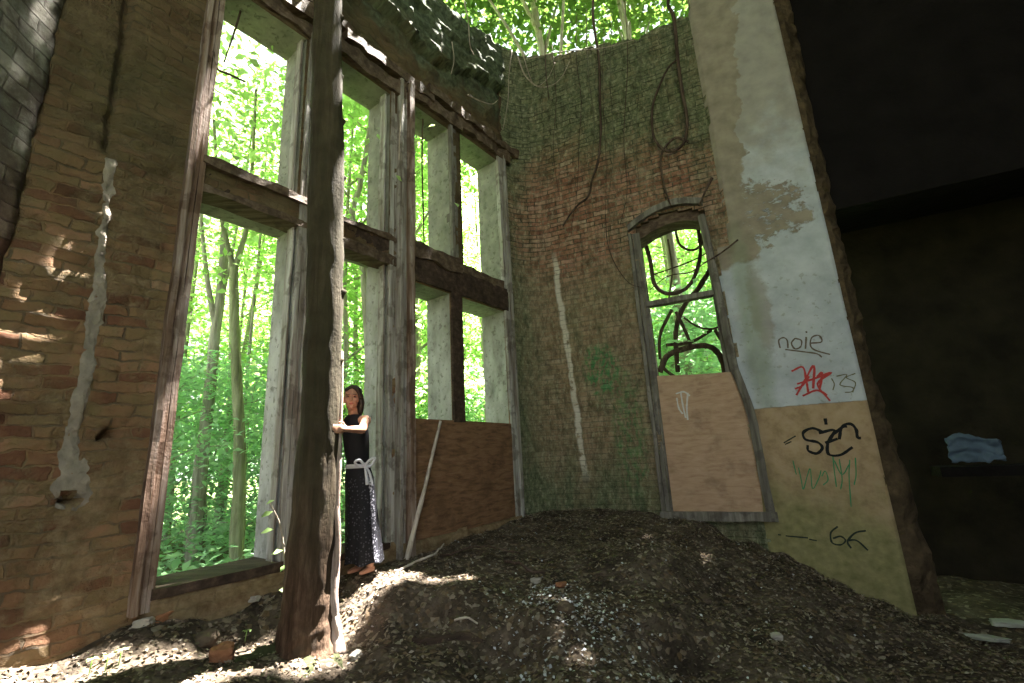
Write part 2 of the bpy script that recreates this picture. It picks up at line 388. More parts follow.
M = dict(
 brickA=mat_brick_left(), brickC=mat_brick_end(), brickB=mat_brick_right(), plaster=mat_plaster(),
 soot=mat_dark(), dark_olive=mat_dark('dark olive plaster', (.013, .011, .007), (.030, .025, .015)), black=mat_dark('near black surface', (.004, .003, .003), (.009, .007, .007)),
 jamb=mat_jamb(), stone=mat_stone(),
 frame=mat_wood('weathered grey window wood', [(.25, (.07, .05, .04)), (.42, (.20, .17, .15)), (.58, (.36, .34, .325)), (.76, (.54, .53, .525))]),
 frame_red=mat_wood('stripped reddish window wood', [(.25, (.05, .024, .015)), (.45, (.15, .095, .068)), (.6, (.27, .21, .185)), (.76, (.5, .465, .455))]),
 beam=mat_wood('rotten dark beam', [(.25, (.018, .012, .010)), (.5, (.05, .032, .024)), (.8, (.12, .08, .06))], axis=0),
 lath=mat_wood('rotten brown lath', [(.25, (.035, .022, .015)), (.5, (.10, .068, .048)), (.8, (.20, .155, .125))], axis=0),
 oldframe=mat_wood('grey cracked window wood', [(.25, (.06, .05, .045)), (.5, (.16, .145, .13)), (.75, (.30, .28, .26))]),
 plyA=mat_ply('dark plywood', (.075, .04, .022), (.19, .105, .058), (.25, .15, .09)),
 plyB=mat_ply('buff plywood', (.32, .20, .135), (.43, .285, .20), (.49, .345, .255)),
 bark=mat_bark('dark reddish bark', (.018, .009, .006), (.075, .042, .027), (.17, .11, .078), (.055, .052, .03), (.3, 2.4)),
 bark_root=mat_bark('pale climbing root bark', (.20, .13, .10), (.42, .32, .28), (.55, .46, .42)),
 bark_green=mat_bark('smooth green grey bark', (.10, .11, .06), (.24, .26, .15), (.36, .38, .24)),
 bark_grey=mat_bark('pale spotted bark', (.14, .12, .09), (.34, .32, .27), (.5, .48, .43)),
 vine=mat_bark('brown vine bark', (.025, .017, .012), (.075, .05, .04), (.15, .11, .09)),
 root=mat_bark('thin pale root', (.18, .14, .10), (.36, .30, .25), (.55, .48, .42)),
 tendril=mat_bark('grey green tendril bark', (.05, .05, .03), (.12, .115, .08), (.2, .19, .14)),
 leaf=mat_leaf('fresh green leaf', (.22, .40, .11), (.42, .58, .24), (.60, .87, .32), .58),
 leaf2=mat_leaf('blue green leaf', (.22, .42, .22), (.44, .62, .38), (.52, .84, .48), .55),
 leaf3=mat_leaf('light cutting canopy leaf', (.05, .10, .02), (.10, .17, .04), (.16, .29, .05), .38),  # darker, less translucent leaf so the added crowns pass less light
 earth=mat_earth('dark leafy soil', (.03, .022, .016), (.085, .065, .048), (.17, .135, .105)),
 forest=mat_earth('forest soil', (.08, .10, .04), (.16, .20, .07), (.26, .27, .14)),
)
SUN_AZ, SUN_EL, SUN_E, SKY_E, EXPOSURE, NCAN = 44, 68., 42., 1.0, 1.25, 21000
# ------------------------------------------------------------------ generic wall
def cuts(lo, hi, marks, h):
    ms = sorted(set([lo, hi]+[m for m in marks if lo < m < hi])); out = []
    for a, b in zip(ms, ms[1:]):
        n = max(1, int(round((b-a)/h)))
        out += [a+(b-a)*i/n for i in range(n)]
    return out+[hi]
def wall(name, pf, S, Z, solid, disp, thick, mats, matf=None):
    """front and back skins of the solid cells, with the reveals of the holes between"""
    ns, nz = len(S)-1, len(Z)-1
    so = [[solid((S[i]+S[i+1])/2, (Z[j]+Z[j+1])/2) for j in range(nz)] for i in range(ns)]
    mb = MB(); idx = {}
    def V(i, j, back):
        k = (i, j, back)
        if k not in idx:
            idx[k] = len(mb.v)
            p = -thick if back else disp(S[i], Z[j])
            mb.v.append(tuple(pf(S[i], p, Z[j])))
        return idx[k]
    def F(vs, m, uv): mb.f.append(tuple(vs)); mb.m.append(m); mb.uv.append(uv); mb.sm.append(m != 1)
    for i in range(ns):
        for j in range(nz):
            if not so[i][j]: continue
            s0, s1, z0, z1 = S[i], S[i+1], Z[j], Z[j+1]
            m = matf((s0+s1)/2, (z0+z1)/2) if matf else 0
            F((V(i, j, 0), V(i+1, j, 0), V(i+1, j+1, 0), V(i, j+1, 0)), m, [(s0, z0), (s1, z0), (s1, z1), (s0, z1)])
            F((V(i+1, j, 1), V(i, j, 1), V(i, j+1, 1), V(i+1, j+1, 1)), 1, [(s1, z0), (s0, z0), (s0, z1), (s1, z1)])
            t = thick
            if i == 0 or not so[i-1][j]: F((V(i, j, 1), V(i, j, 0), V(i, j+1, 0), V(i, j+1, 1)), 1, [(t, z0), (0, z0), (0, z1), (t, z1)])
            if i == ns-1 or not so[i+1][j]: F((V(i+1, j, 0), V(i+1, j, 1), V(i+1, j+1, 1), V(i+1, j+1, 0)), 1, [(0, z0), (t, z0), (t, z1), (0, z1)])
            if j == 0 or not so[i][j-1]: F((V(i, j, 0), V(i, j, 1), V(i+1, j, 1), V(i+1, j, 0)), 1, [(s0, 0), (s0, t), (s1, t), (s1, 0)])
            if j == nz-1 or not so[i][j+1]: F((V(i, j+1, 1), V(i, j+1, 0), V(i+1, j+1, 0), V(i+1, j+1, 1)), 1, [(s0, t), (s0, 0), (s1, 0), (s1, t)])
    o = mb.build(name, mats); o['kind'] = 'structure'; return o
# ---- wall A: the tall window wall
HOLES_A = [(1.24, 2.10, -.82, 2.33), (1.24, 2.06, 2.63, 4.57), (2.46, 3.21, -.86, 2.33), (2.46, 3.19, 2.58, 4.62),
           (3.53, 4.20, -.86, 2.13), (4.42, 5.37, -.86, 2.13), (3.54, 4.24, 2.63, 4.72), (4.50, 5.39, 2.60, 4.80)]
def top_a(u):
    t = 9.2 if u < 3.7 else np.interp(u, [3.7, 4.06, 4.5, 5.2, 6.2], [7.15, 6.9, 7.0, 7.15, 7.4])
    return t+.10*fb(u*3.1, 2.2)
def ledge(u): return float(np.interp(u, [0, 1.2, 2.9, 4.04, 5.0, 6.3], [6.3, 6.2, 5.89, 5.79, 6.15, 6.55]))+.12*fb(u*2.2, .7)
GROOVE = [pick_a(*p) for p in ((136, -30), (128, 10), (124, 50), (116, 100), (108, 150))]
def near_path(s, z, path):
    best = 9
    for (a, b), (c, d) in zip(path, path[1:]):
        L = (c-a)**2+(d-b)**2; t = max(0, min(1, ((s-a)*(c-a)+(z-b)*(d-b))/L)); best = min(best, math.hypot(s-a-t*(c-a), z-b-t*(d-b)))
    return best
HOLESPOT = [pick_a(68, 500), pick_a(109, 436)]
def disp_a(u, z):
    d = .018*fb(u*2.3, z*2.3, 1)+.010*fb(u*9, z*9, 5, 3)
    for (h0, h1, g0, g1) in HOLES_A:
        if h0-.01 < u < h1+.01 and g0-.01 < z < g1+.01: return 0.
    L = ledge(u)
    if z > L: d += .11+.02*fb(u*5, z*8, 3)+.05*(mnoise.cell(Vector((u*3.3+.5*(int(z/.1) % 2), int(z/.1), 0)))-.5)
    elif z > 4.95 and u > 1.0:
        d += -.05+.05*fb(u*2.6, z*7, 8)+.04*round(fb(u*3.3, z*4.4, 2)*2)/2
    if u < 1.1: d += .018*(mnoise.cell(Vector((u/.25+.5*(int((z+9)/.08) % 2)+.3*fb(u, z), int((z+9+.02*fb(u*3, z))/.08), 7.)))-.5)
    if z < -.84 and u > 1.2: d += .05
    if u < 1.1:
        g = near_path(u, z, GROOVE)
        d -= .09*max(0, 1-max(0, g-.012)/(.028+.02*fb(z*7, 1)))
        for (hu, hz) in HOLESPOT:
            if math.hypot(u-hu, (z-hz)*1.3) < .05: d -= .12
    return d
def solid_a(u, z):
    if z > top_a(u): return False
    return not any(h0 < u < h1 and g0 < z < g1 for h0, h1, g0, g1 in HOLES_A)
SA = cuts(UL-.02, UC-TL, [x for h in HOLES_A for x in h[:2]], .05)
SA = cuts(UL-.02, 1.06, [], .025)[:-1]+cuts(1.06, UC-TL, [x for h in HOLES_A for x in h[:2]], .05)
ZA = cuts(-1.6, 9.2, [x for h in HOLES_A for x in h[2:]], .04)
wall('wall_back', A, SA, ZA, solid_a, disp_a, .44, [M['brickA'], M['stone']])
# ---- wall B: round corner, brick wall with the arched window, plastered pier
KEND = 4.26
def arch_top(k): 
    t = max(0., min(1., (k-1.88)/(2.88-1.88))); return 3.16+.28*math.sin(PI*min(1, .18+t*.62))-.02
def top_b(k):
    if k > 3.16: return 9.2
    return float(np.interp(k, [-.4, .2, .8, 1.67, 2.3, 3.16], [7.45, 7.3, 7.08, 6.88, 6.72, 6.78]))+.07*fb(k*4, 5.5)
def solid_b(k, z):
    if z > top_b(k): return False
    return not (1.88 < k < 2.88 and -.86 < z < arch_top(k))
def edge_pl(z): return 3.13+.05*fb(z*1.7, 4.4)
def disp_b(k, z):
    d = .016*fb(k*2, z*2, 12)+.012*fb(k*8, z*8, 4, 3)
    d += (.012+.022*max(0, min(1, (z-2.5)/3)))*(mnoise.cell(Vector((k/.24+.5*(int((z+9)/.078) % 2), int((z+9)/.078), 3.)))-.5)*(1 if z > .8 else .4)
    if k > 3.16: d = .05+.012*fb(k*2, z*2, 2)+.003*fb(k*14, z*14, 2, 2)
    elif k > 2.95 and z < 2.6: d += .03
    return d
SB = cuts(KA, KEND, [1.88, 2.88, 3.12], .04); ZB = cuts(-2.3, 9.2, [-.86], .039)
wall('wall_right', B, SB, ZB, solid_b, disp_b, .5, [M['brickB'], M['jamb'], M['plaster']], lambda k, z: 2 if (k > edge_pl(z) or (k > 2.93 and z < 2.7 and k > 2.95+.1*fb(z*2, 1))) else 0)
# ---- near left wall
SCw = cuts(0, 7.2, [], .06); ZCw = cuts(-1.6, 8.6, [], .06)
wall('wall_left', Cw, SCw, ZCw, lambda s, z: True, lambda s, z: .02*fb(s*2, z*2, 31)+.012*fb(s*8, z*8, 5, 3), .4, [M['brickC'], M['brickC']])
# ---- broken end of the plastered pier
mb = MB(); zs = np.linspace(-2.3, 9.2, 150); prof = []
for z in zs:
    w = float(np.interp(z, [-2, -1.2, .8, 3, 6.4], [.30, .26, .16, .16, .22]))
    e = .03*fb(z*2.2, 3.3)+.02*fb(z*7, 1.)
    r = []
    for (k, p) in ((KEND-.01, .04), (KEND+.3*w, .03), (KEND+.65*w, -.03), (KEND+w, -.12), (KEND+w+.05, -.34), (KEND-.01, -.46)):
        n = .03*fb(k*9, z*6, p*9)
        r.append(B(k+e*(k > KEND)+n*(k > KEND), p+n, z))
    prof.append(r)
vs = [p for r in prof for p in r]; fs = [(i*6+q, i*6+q+1, (i+1)*6+q+1, (i+1)*6+q) for i in range(149) for q in range(5)]
mb.add(vs, fs, 0); o = mb.build('wall_stub', M['jamb']); o['kind'] = 'structure'
# ---- the dark roofed room to the right
def struct(name, mb, mats):
    o = mb.build(name, mats); o['kind'] = 'structure'; return o
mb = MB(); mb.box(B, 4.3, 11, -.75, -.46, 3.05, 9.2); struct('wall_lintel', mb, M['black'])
mb = MB(); mb.box(B, 4.2, 11, -2.3, -2.1, -2.4, 9.2); struct('wall_far', mb, M['dark_olive'])
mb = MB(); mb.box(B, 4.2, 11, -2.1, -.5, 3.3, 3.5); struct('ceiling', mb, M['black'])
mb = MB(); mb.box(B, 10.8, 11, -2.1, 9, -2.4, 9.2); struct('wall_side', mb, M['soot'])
mb = MB(); mb.box(B, 4.35, 11, -.9, 5.0, 8.2, 8.4); mb.box(B, -5, 11, 5.0, 9, 8.2, 8.4); struct('ceiling_unseen', mb, M['soot'])  # out of view; the slab over the camera side is added to dim skylight
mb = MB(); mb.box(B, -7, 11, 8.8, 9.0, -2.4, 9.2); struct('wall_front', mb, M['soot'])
# ------------------------------------------------------------------ ground inside
def pxA(x, y): u, z = pick_a(x, y); return A(u, 0, z)
def pxB(x, y): k, z = pick_b(x, y); return B(k, 0, z)
CP = [A(.3, 0, -.97), A(.3, .4, -1.0), A(1.2, .0, -.98), A(2.1, .0, -1.0), A(2.8, 0, -1.0), A(3.45, 0, -1.0), A(3.6, .3, -1.0), A(4.6, 0, -.94), A(5.6, 0, -.88), B(.1, 0, -.86), B(.8, 0, -.82), B(1.5, 0, -.85)]
CP += [pxB(*p) for p in ((672, 517), (697, 521), (746, 541), (780, 552), (807, 562), (828, 582), (870, 598), (920, 616))]
CP += [B(4.6, -.2, -1.95), B(6, -.2, -2.0), B(9, 0, -2.05), B(9, -1.5, -2.05), B(6, -1.5, -2.05), B(4.4, -1.5, -2.05)]
CP += [on_z(305, 645, -1.25), on_z(262, 650, -1.25), on_z(363, 573, -.97), on_z(400, 580, -.98), on_z(460, 580, -.99), on_z(335, 600, -1.12),
       on_z(60, 683, -1.12), on_z(200, 683, -1.2), on_z(350, 683, -1.36), on_z(345, 655, -1.33), on_z(430, 640, -1.3), on_z(500, 683, -1.46), on_z(540, 600, -1.12), on_z(640, 600, -1.22), on_z(640, 545, -.98), on_z(700, 683, -1.6), on_z(760, 620, -1.55), on_z(880, 683, -1.85), on_z(990, 650, -2.0),
       (-1., 1., -1.5), (1, 1, -1.6), (3, 1, -1.9), (6, 0, -2.), (8, 3, -2.), (0, -1, -1.6), (4, -2, -2), (-3, 1.2, -1.2)]
CP = np.array([np.array(c, float) for c in CP])
def gz(x, y, nz=True):
    x = np.atleast_1d(np.asarray(x, float)); y = np.atleast_1d(np.asarray(y, float))
    d2 = (x[:, None]-CP[None, :, 0])**2+(y[:, None]-CP[None, :, 1])**2
    w = 1/(d2+.012)**1.6
    return (w*CP[None, :, 2]).sum(1)/w.sum(1)
def gzn(x, y):
    return float(gz(x, y)[0])+.03*fb(x*2.2, y*2.2, 3)+.018*fb(x*7, y*7, 9, 3)
def inside(x, y, m=.2):
    P = np.array([x, y, 0.])
    if P@NA-DA < -m: return False
    if P@NB-DB < -m and (P-C0)@VB < 4.2: return False
    if P@NB-DB < -2.2: return False
    if (P-CORN)@NC < -m and (P-CORN)@VC > 0: return False
    t = (P-C0)@VB
    return t < 10.9 and P@NB-DB < 8.9
xs = np.arange(-4.2, 11, .05); ys = np.arange(-5, 9., .05)
xs = np.concatenate([np.arange(-4.2, 4.6, .04), np.arange(4.6, 11, .2)]); ys = np.concatenate([np.arange(-6, 1., .25), np.arange(1., 8.8, .04)])
XX, YY = np.meshgrid(xs, ys, indexing='ij')
ZZ = gz(XX.ravel(), YY.ravel()).reshape(XX.shape)
vs = []; ok = np.zeros(XX.shape, bool); vid = -np.ones(XX.shape, int)
for i in range(len(xs)):
    for j in range(len(ys)):
        if inside(xs[i], ys[j]):
            ok[i, j] = True; vid[i, j] = len(vs)
            x, y = float(xs[i]), float(ys[j])
            vs.append((x, y, float(ZZ[i, j])+.03*fb(x*2.2, y*2.2, 3)+.018*fb(x*7, y*7, 9, 3)))
fs = [(vid[i, j], vid[i+1, j], vid[i+1, j+1], vid[i, j+1]) for i in range(len(xs)-1) for j in range(len(ys)-1) if ok[i, j] and ok[i+1, j] and ok[i, j+1] and ok[i+1, j+1]]
mb = MB(); mb.add(vs, [tuple(map(int, f)) for f in fs], 0, smooth=True); struct('floor', mb, M['earth'])
# ---- forest ground outside
mb = MB(); n = 60; xs2 = np.linspace(-45, 45, n); ys2 = np.linspace(-30, 60, n)
vs = []
for x in xs2:
    for y in ys2:
        vs.append((x, y, -2.6+.25*fb(x*.2, y*.2, 4) if (inside(x, y, 2.2)) else -1.25+.2*fb(x*.25, y*.25, 4)))
mb.add(vs, [(i*n+j, (i+1)*n+j, (i+1)*n+j+1, i*n+j+1) for i in range(n-1) for j in range(n-1)], 0, smooth=True); struct('forest_ground', mb, M['forest'])
# ------------------------------------------------------------------ litter
def leaves_mesh(name, P, N, size, asp=.5, fold=.25):
    """one rhombic leaf per point, folded along its middle"""
    n = len(P); P = np.asarray(P); N = np.asarray(N); N = N/np.linalg.norm(N, axis=1)[:, None]
    r = rng.normal(size=(n, 3)); t = r-N*(r*N).sum(1)[:, None]; t /= np.linalg.norm(t, axis=1)[:, None]; b = np.cross(N, t)
    L = size[:, None]; W = L*asp
    v = np.stack([P-t*L*.5, P+b*W*.5+N*L*fold*.3, P+t*L*.5-N*L*fold*.4, P-b*W*.5+N*L*fold*.3], 1).reshape(-1, 3)
    me = bpy.data.meshes.new(name); me.vertices.add(4*n); me.vertices.foreach_set('co', v.ravel())
    me.loops.add(4*n); me.loops.foreach_set('vertex_index', np.arange(4*n)); me.polygons.add(n); me.polygons.foreach_set('loop_start', np.arange(n)*4)
    me.update(calc_edges=True); me.validate(); return me
def scatter(name, n, box, size, mat, label, cat, filt=None, lift=.006, tilt=.35, asp=.55):
    pts = []; 
    while len(pts) < n:
        x = random.uniform(box[0], box[1]); y = random.uniform(box[2], box[3])
        if not inside(x, y, -.03): continue
        if filt and random.random() > filt(x, y): continue
        pts.append((x, y))
    pts = np.array(pts); z = np.array([gzn(a, b) for a, b in pts])+lift+rng.uniform(0, .012, n)
    N = np.stack([rng.normal(0, tilt, n), rng.normal(0, tilt, n), np.ones(n)], 1)
    me = leaves_mesh(name, np.column_stack([pts, z]), N, rng.uniform(size[0], size[1], n), asp)
    return tag(link(name, me, None, [mat]), label, cat, kind='stuff')
LIT = mat_litter('dry brown leaves', [(.07, .05, .035), (.13, .09, .055), (.18, .135, .10), (.24, .195, .15), (.15, .105, .065), (.30, .26, .22), (.11, .105, .06), (.10, .07, .045)])
scatter('leaf_litter', 30000, (-3.4, 4.4, 1.6, 7.4), (.014, .046), LIT, 'brown dry leaf litter covering the dark earth floor', 'leaf litter')
CHP = mat_litter('pale chips', [(.30, .31, .34), (.45, .47, .52), (.25, .23, .21), (.6, .62, .66)])
def chipf(x, y):
    c = on_z(570, 625, -1.25); return math.exp(-(((x-c[0])/.45)**2+((y-c[1])/.5)**2))+.02
scatter('glass_chips', 1100, (-1.5, 3, 2, 6.5), (.012, .035), CHP, 'pale blue glass and mortar chips strewn over the middle of the floor', 'debris', chipf, .012, .5, .8)
# ------------------------------------------------------------------ window joinery of wall A
def post(mb, u0, u1, z0, z1, p0=-.03, p1=.06, steps=3, mat=0, pf=A, side=1, seg=.22):
    """moulded vertical member: several strips of different depth, uneven along its height"""
    n = max(2, int((z1-z0)/seg)); w = (u1-u0)/steps
    for q in range(steps):
        pa = p1-abs(q-(steps-1)*(.5-.5*side))*(p1-p0)*.22-(.018 if q % 2 else 0)
        zs = np.linspace(z0, z1, n+1); L = []
        for i, z in enumerate(zs):
            e = .008*fb(z*2.3, u0*7+q, 3); e2 = .010*fb(z*3.1, u0*5+q*3, 8)
            L.append([pf(u0+q*w+.003+e, p0, z), pf(u0+q*w+.003+e, pa+e2, z), pf(u0+(q+1)*w-.003+e, pa+e2, z), pf(u0+(q+1)*w-.003+e, p0, z)])
        vs = [p for r in L for p in r]; fs = []
        for i in range(n):
            for k in range(4): fs.append((i*4+k, i*4+(k+1) % 4, (i+1)*4+(k+1) % 4, (i+1)*4+k))
        fs += [(3, 2, 1, 0), (n*4, n*4+1, n*4+2, n*4+3)]
        mb.add(vs, fs, mat)
def rail(mb, u0, u1, z0, z1, p0, p1, mat=0, pf=A, seg=.12, rough=.02, seed=0):
    n = max(2, int((u1-u0)/seg)); vs = []
    for i in range(n+1):
        u = u0+(u1-u0)*i/n; a = rough*fb(u*3, seed, 2); b = rough*fb(u*4, seed, 5); c = rough*fb(u*5, seed, 7)
        vs += [pf(u, p0, z0+a), pf(u, p1+c, z0+a), pf(u, p1+b, z1+b), pf(u, p0, z1+b)]
    fs = [(3, 2, 1, 0), (n*4, n*4+1, n*4+2, n*4+3)]
    for i in range(n):
        for k in range(4): fs.append((i*4+k, i*4+(k+1) % 4, (i+1)*4+(k+1) % 4, (i+1)*4+k))
    mb.add(vs, fs, mat)
def window(name, u, p, z, label):
    o = bpy.data.objects.new(name, None); COL.objects.link(o); o.location = tuple(A(u, p, z)); o['kind'] = 'structure'; o['label'] = label; return o
def part(name, mats, parent, fn, *args, **kw):
    mb = MB(); fn(mb, *args, **kw); return mb.build(name, mats, parent)
def inner_strip(mb, u0, u1, z0, z1):
    for q in range(2):
        post(mb, u0+(u1-u0)*q/2, u0+(u1-u0)*(q+1)/2, z0, z1, -.14, -.035-.04*q, 1)
w1 = window('window_1', 1.6, 0, -.9, 'tall open window bay behind the tree trunk, nearest the brown brick wall')
part('left_post', M['frame_red'], w1, post, 1.10, 1.245, -.92, 5.2, -.02, .07, 3)
part('right_post', M['frame'], w1, post, 2.09, 2.27, -1.0, 4.75, -.02, .05, 4, side=0)
part('right_bead', M['frame'], w1, inner_strip, 2.06, 2.10, -.82, 2.33)
part('right_bead', M['frame'], w1, inner_strip, 2.02, 2.07, 2.63, 4.57)
tb = part('transom_beam', M['beam'], w1, rail, 1.22, 2.2, 2.36, 2.60, -.22, -.02, seed=1)
mb = MB(); rail(mb, 1.22, 2.2, 2.56, 2.64, -.2, .05, seed=3); rail(mb, 1.23, 2.2, 2.31, 2.38, -.2, .03, seed=5); mb.build('transom_moulding', M['lath'], w1)
w2 = window('window_2', 2.85, 0, -.9, 'narrow open window bay beside the woman, between tree trunk and main post')
part('left_post', M['frame'], w2, post, 2.30, 2.47, -1.0, 4.8, -.02, .05, 3)
part('right_post', M['frame'], w2, post, 3.20, 3.31, -1.02, 4.85, -.03, .03, 2, side=0)
part('right_bead', M['frame'], w2, inner_strip, 3.16, 3.21, -.86, 2.33)
part('right_bead', M['frame'], w2, inner_strip, 3.14, 3.20, 2.60, 4.62)
part('transom_beam', M['beam'], w2, rail, 2.44, 3.36, 2.34, 2.58, -.22, .0, seed=11)
mb = MB(); rail(mb, 2.44, 3.3, 2.24, 2.36, -.2, .03, seed=13); rail(mb, 2.44, 3.3, 2.55, 2.61, -.2, .03, seed=14); mb.build('transom_moulding', M['lath'], w2)
w3 = window('window_3', 4.4, 0, -.9, 'double window bay with boarded lower half, beside the far corner')
part('main_post', M['frame'], w3, post, 3.30, 3.44, -1.05, 4.9, -.03, .10, 3)
part('main_post_bead', M['frame_red'], w3, post, 3.43, 3.515, -1.05, 4.92, -.03, .11, 1)
part('mullion', M['oldframe'], w3, post, 4.24, 4.46, 2.6, 4.85, -.06, .05, 4)
part('lower_mullion', M['beam'], w3, post, 4.21, 4.42, .42, 2.16, -.10, .03, 1)
part('right_post', M['frame'], w3, post, 5.38, 5.62, -.9, 4.95, -.03, .07, 4, side=0)
part('transom_beam', M['beam'], w3, rail, 3.52, 5.60, 2.15, 2.50, -.25, .04, seed=21)
mb = MB(); rail(mb, 3.52, 4.4, 2.45, 2.66, -.22, .07, seed=23, rough=.05); rail(mb, 4.4, 5.5, 2.48, 2.62, -.22, .03, seed=24); mb.build('transom_lath', M['lath'], w3)
# sill walls capped with a mossy ledge, rotten lintel over all bays
mb = MB(); rail(mb, 1.22, 2.12, -.85, -.78, -.44, .055, seed=31, rough=.012); rail(mb, 2.45, 3.22, -.88, -.82, -.44, .055, seed=33, rough=.012)
o = mb.build('trim_1', M['beam']); o['kind'] = 'structure'
mb = MB()
for i, (u0, u1, z0, z1, p) in enumerate([(1.2, 2.3, 4.62, 4.78, .03), (2.2, 3.4, 4.66, 4.86, .06), (3.3, 4.5, 4.80, 4.98, .07), (4.3, 5.7, 4.88, 5.06, .06), (1.3, 2.2, 4.80, 4.98, .09), (2.5, 3.9, 4.92, 5.05, .09), (3.8, 5.9, 5.05, 5.18, .10), (1.1, 2.6, 5.05, 5.16, .06)]):
    rail(mb, u0, u1, z0, z1, -.2, p, seed=40+i, rough=.05, seg=.09)
o = mb.build('trim_2', M['lath']); o['kind'] = 'structure'
# ------------------------------------------------------------------ boards
def board(name, pf, outline, p0, p1, mat, origin):
    mb = MB(); n = len(outline)
    fr = [pf(u, p1, z) for u, z in outline]; bk = [pf(u, p0, z) for u, z in outline]
    mb.add(fr, [tuple(range(n))], 0, [list(outline)]); mb.add(bk, [tuple(reversed(range(n)))], 0, [list(reversed(outline))])
    for i in range(n):
        j = (i+1) % n; mb.add([fr[i], bk[i], bk[j], fr[j]], [(0, 1, 2, 3)], 0, [[outline[i]]*2+[outline[j]]*2])
    return mb.build(name, mat, None, origin)
tag(board('plywood_board', A, [(3.46, -.86), (4.5, -.87), (5.46, -.85), (5.42, .42), (4.4, .44), (3.45, .45)], .0, .022, M['plyA'], A(4.4, 0, -.86)), 'large dark brown plywood board closing the lower half of the double window', 'board')
bB = tag(board('plywood_board', B, [(1.91, -.86), (2.5, -.875), (2.97, -.86), (3.02, -.2), (2.98, .55), (2.93, .90), (2.4, .92), (1.92, .96)], .0, .03, M['plyB'], B(2.4, 0, -.86)), 'pale buff plywood board filling the bottom of the small arched window', 'board')
def ribbon(mb, pts, w, off=.004, disp=None, mat=0):
    pts = spline([(p[0], p[1], 0) for p in pts], 5); L = []
    for i, p in enumerate(pts):
        t = pts[min(i+1, len(pts)-1)]-pts[max(i-1, 0)]; t = t/(np.linalg.norm(t)+1e-9); nn = np.array([-t[1], t[0], 0])
        ww = w*(.8+.35*fb(i*.4, p[0]*3))
        for s in (-.5, .5):
            q = p+nn*ww*s; d = (disp(q[0], q[1]) if disp else 0)+off
            L.append(B(q[0], d, q[1]))
    mb.add(L, [(2*i, 2*i+1, 2*i+3, 2*i+2) for i in range(len(pts)-1)], mat)
PAINT = {k: mat_flat('spray paint '+k, c, .7, .3, 30) for k, c in dict(brown=(.13, .10, .075), red=(.42, .05, .05), black=(.008, .009, .010), green=(.05, .22, .10), dark=(.02, .03, .022), white=(.55, .54, .55), olive=(.14, .13, .07)).items()}
GR = lambda pts: [pick_b(750+x/2.847, 320+y/2.847, .055) for x, y in pts]
wallB = bpy.data.objects['wall_right']
def graffiti(name, col, strokes, w, label):
    mb = MB()
    for s in strokes: ribbon(mb, GR(s), w, .005, disp_b)
    o = mb.build(name, PAINT[col], wallB); o['label'] = label
graffiti('graffiti_word', 'brown', [[(86, 80), (82, 58), (95, 50), (106, 58), (108, 80)], [(128, 52), (118, 66), (128, 82), (144, 76), (146, 58), (128, 52)], [(160, 48), (158, 82)], [(160, 32), (161, 37)], [(172, 66), (204, 62), (196, 44), (176, 50), (172, 72), (186, 86), (228, 98)], [(100, 84), (150, 90), (190, 96), (205, 106)]], .022, 'brown lettering noie')
graffiti('graffiti_tag', 'red', [[(118, 146), (150, 134), (160, 170), (166, 205)], [(132, 214), (160, 165), (182, 130), (180, 195)], [(134, 182), (180, 168), (232, 150), (192, 182), (228, 230)], [(150, 216), (190, 200), (220, 214)], [(128, 196), (150, 186), (168, 160)], [(190, 165), (205, 150), (198, 200)]], .030, 'red spray tag')
graffiti('graffiti_mark', 'olive', [[(232, 166), (240, 182), (236, 200)], [(246, 160), (276, 156), (256, 184), (292, 192), (290, 204), (270, 206)], [(300, 152), (274, 164), (300, 178), (292, 206)]], .015, 'thin olive marks')
graffiti('graffiti_name', 'black', [[(206, 318), (178, 308), (152, 320), (158, 340), (192, 348), (206, 364), (190, 380), (166, 372), (164, 356)], [(214, 280), (217, 298)], [(196, 322), (240, 314), (222, 350), (224, 382), (258, 384), (292, 362)], [(214, 350), (250, 338)], [(254, 340), (262, 304), (286, 296), (302, 312), (306, 334), (316, 336)], [(236, 326), (262, 306), (276, 302)]], .038, 'black lettering sen')
graffiti('graffiti_dash', 'dark', [[(96, 350), (130, 330)], [(100, 354), (118, 346)], [(80, 612), (120, 616), (165, 620)], [(168, 624), (190, 628)]], .018, 'short dark dashes')
graffiti('graffiti_scrawl', 'green', [[(138, 420), (146, 455), (152, 482), (164, 440), (172, 425), (178, 480), (196, 450), (202, 428)], [(204, 445), (214, 430), (222, 455), (208, 470)], [(236, 388), (240, 430), (246, 475)], [(254, 396), (262, 450), (258, 482)], [(284, 398), (282, 450), (288, 532)], [(300, 392), (302, 440), (296, 470)], [(240, 400), (262, 440), (284, 408)], [(122, 400), (132, 440)]], .014, 'green dripping scrawl')
graffiti('graffiti_number', 'dark', [[(250, 588), (230, 606), (234, 634), (258, 640), (272, 628), (258, 616), (236, 622)], [(330, 600), (300, 606), (278, 630), (288, 650)], [(276, 628), (304, 628), (336, 656)]], .022, 'dark looping number')
mb = MB()
for s in ([(676, 394), (684, 392), (690, 396)], [(681, 392), (683, 405), (686, 418)], [(688, 393), (687, 408), (688, 420)], [(677, 398), (679, 408), (683, 414)]):
    ribbon(mb, [pick_b(*p) for p in s], .03, .032)
o = mb.build('paint_smear', PAINT['white'], bB); o['label'] = 'pale grey paint smear'
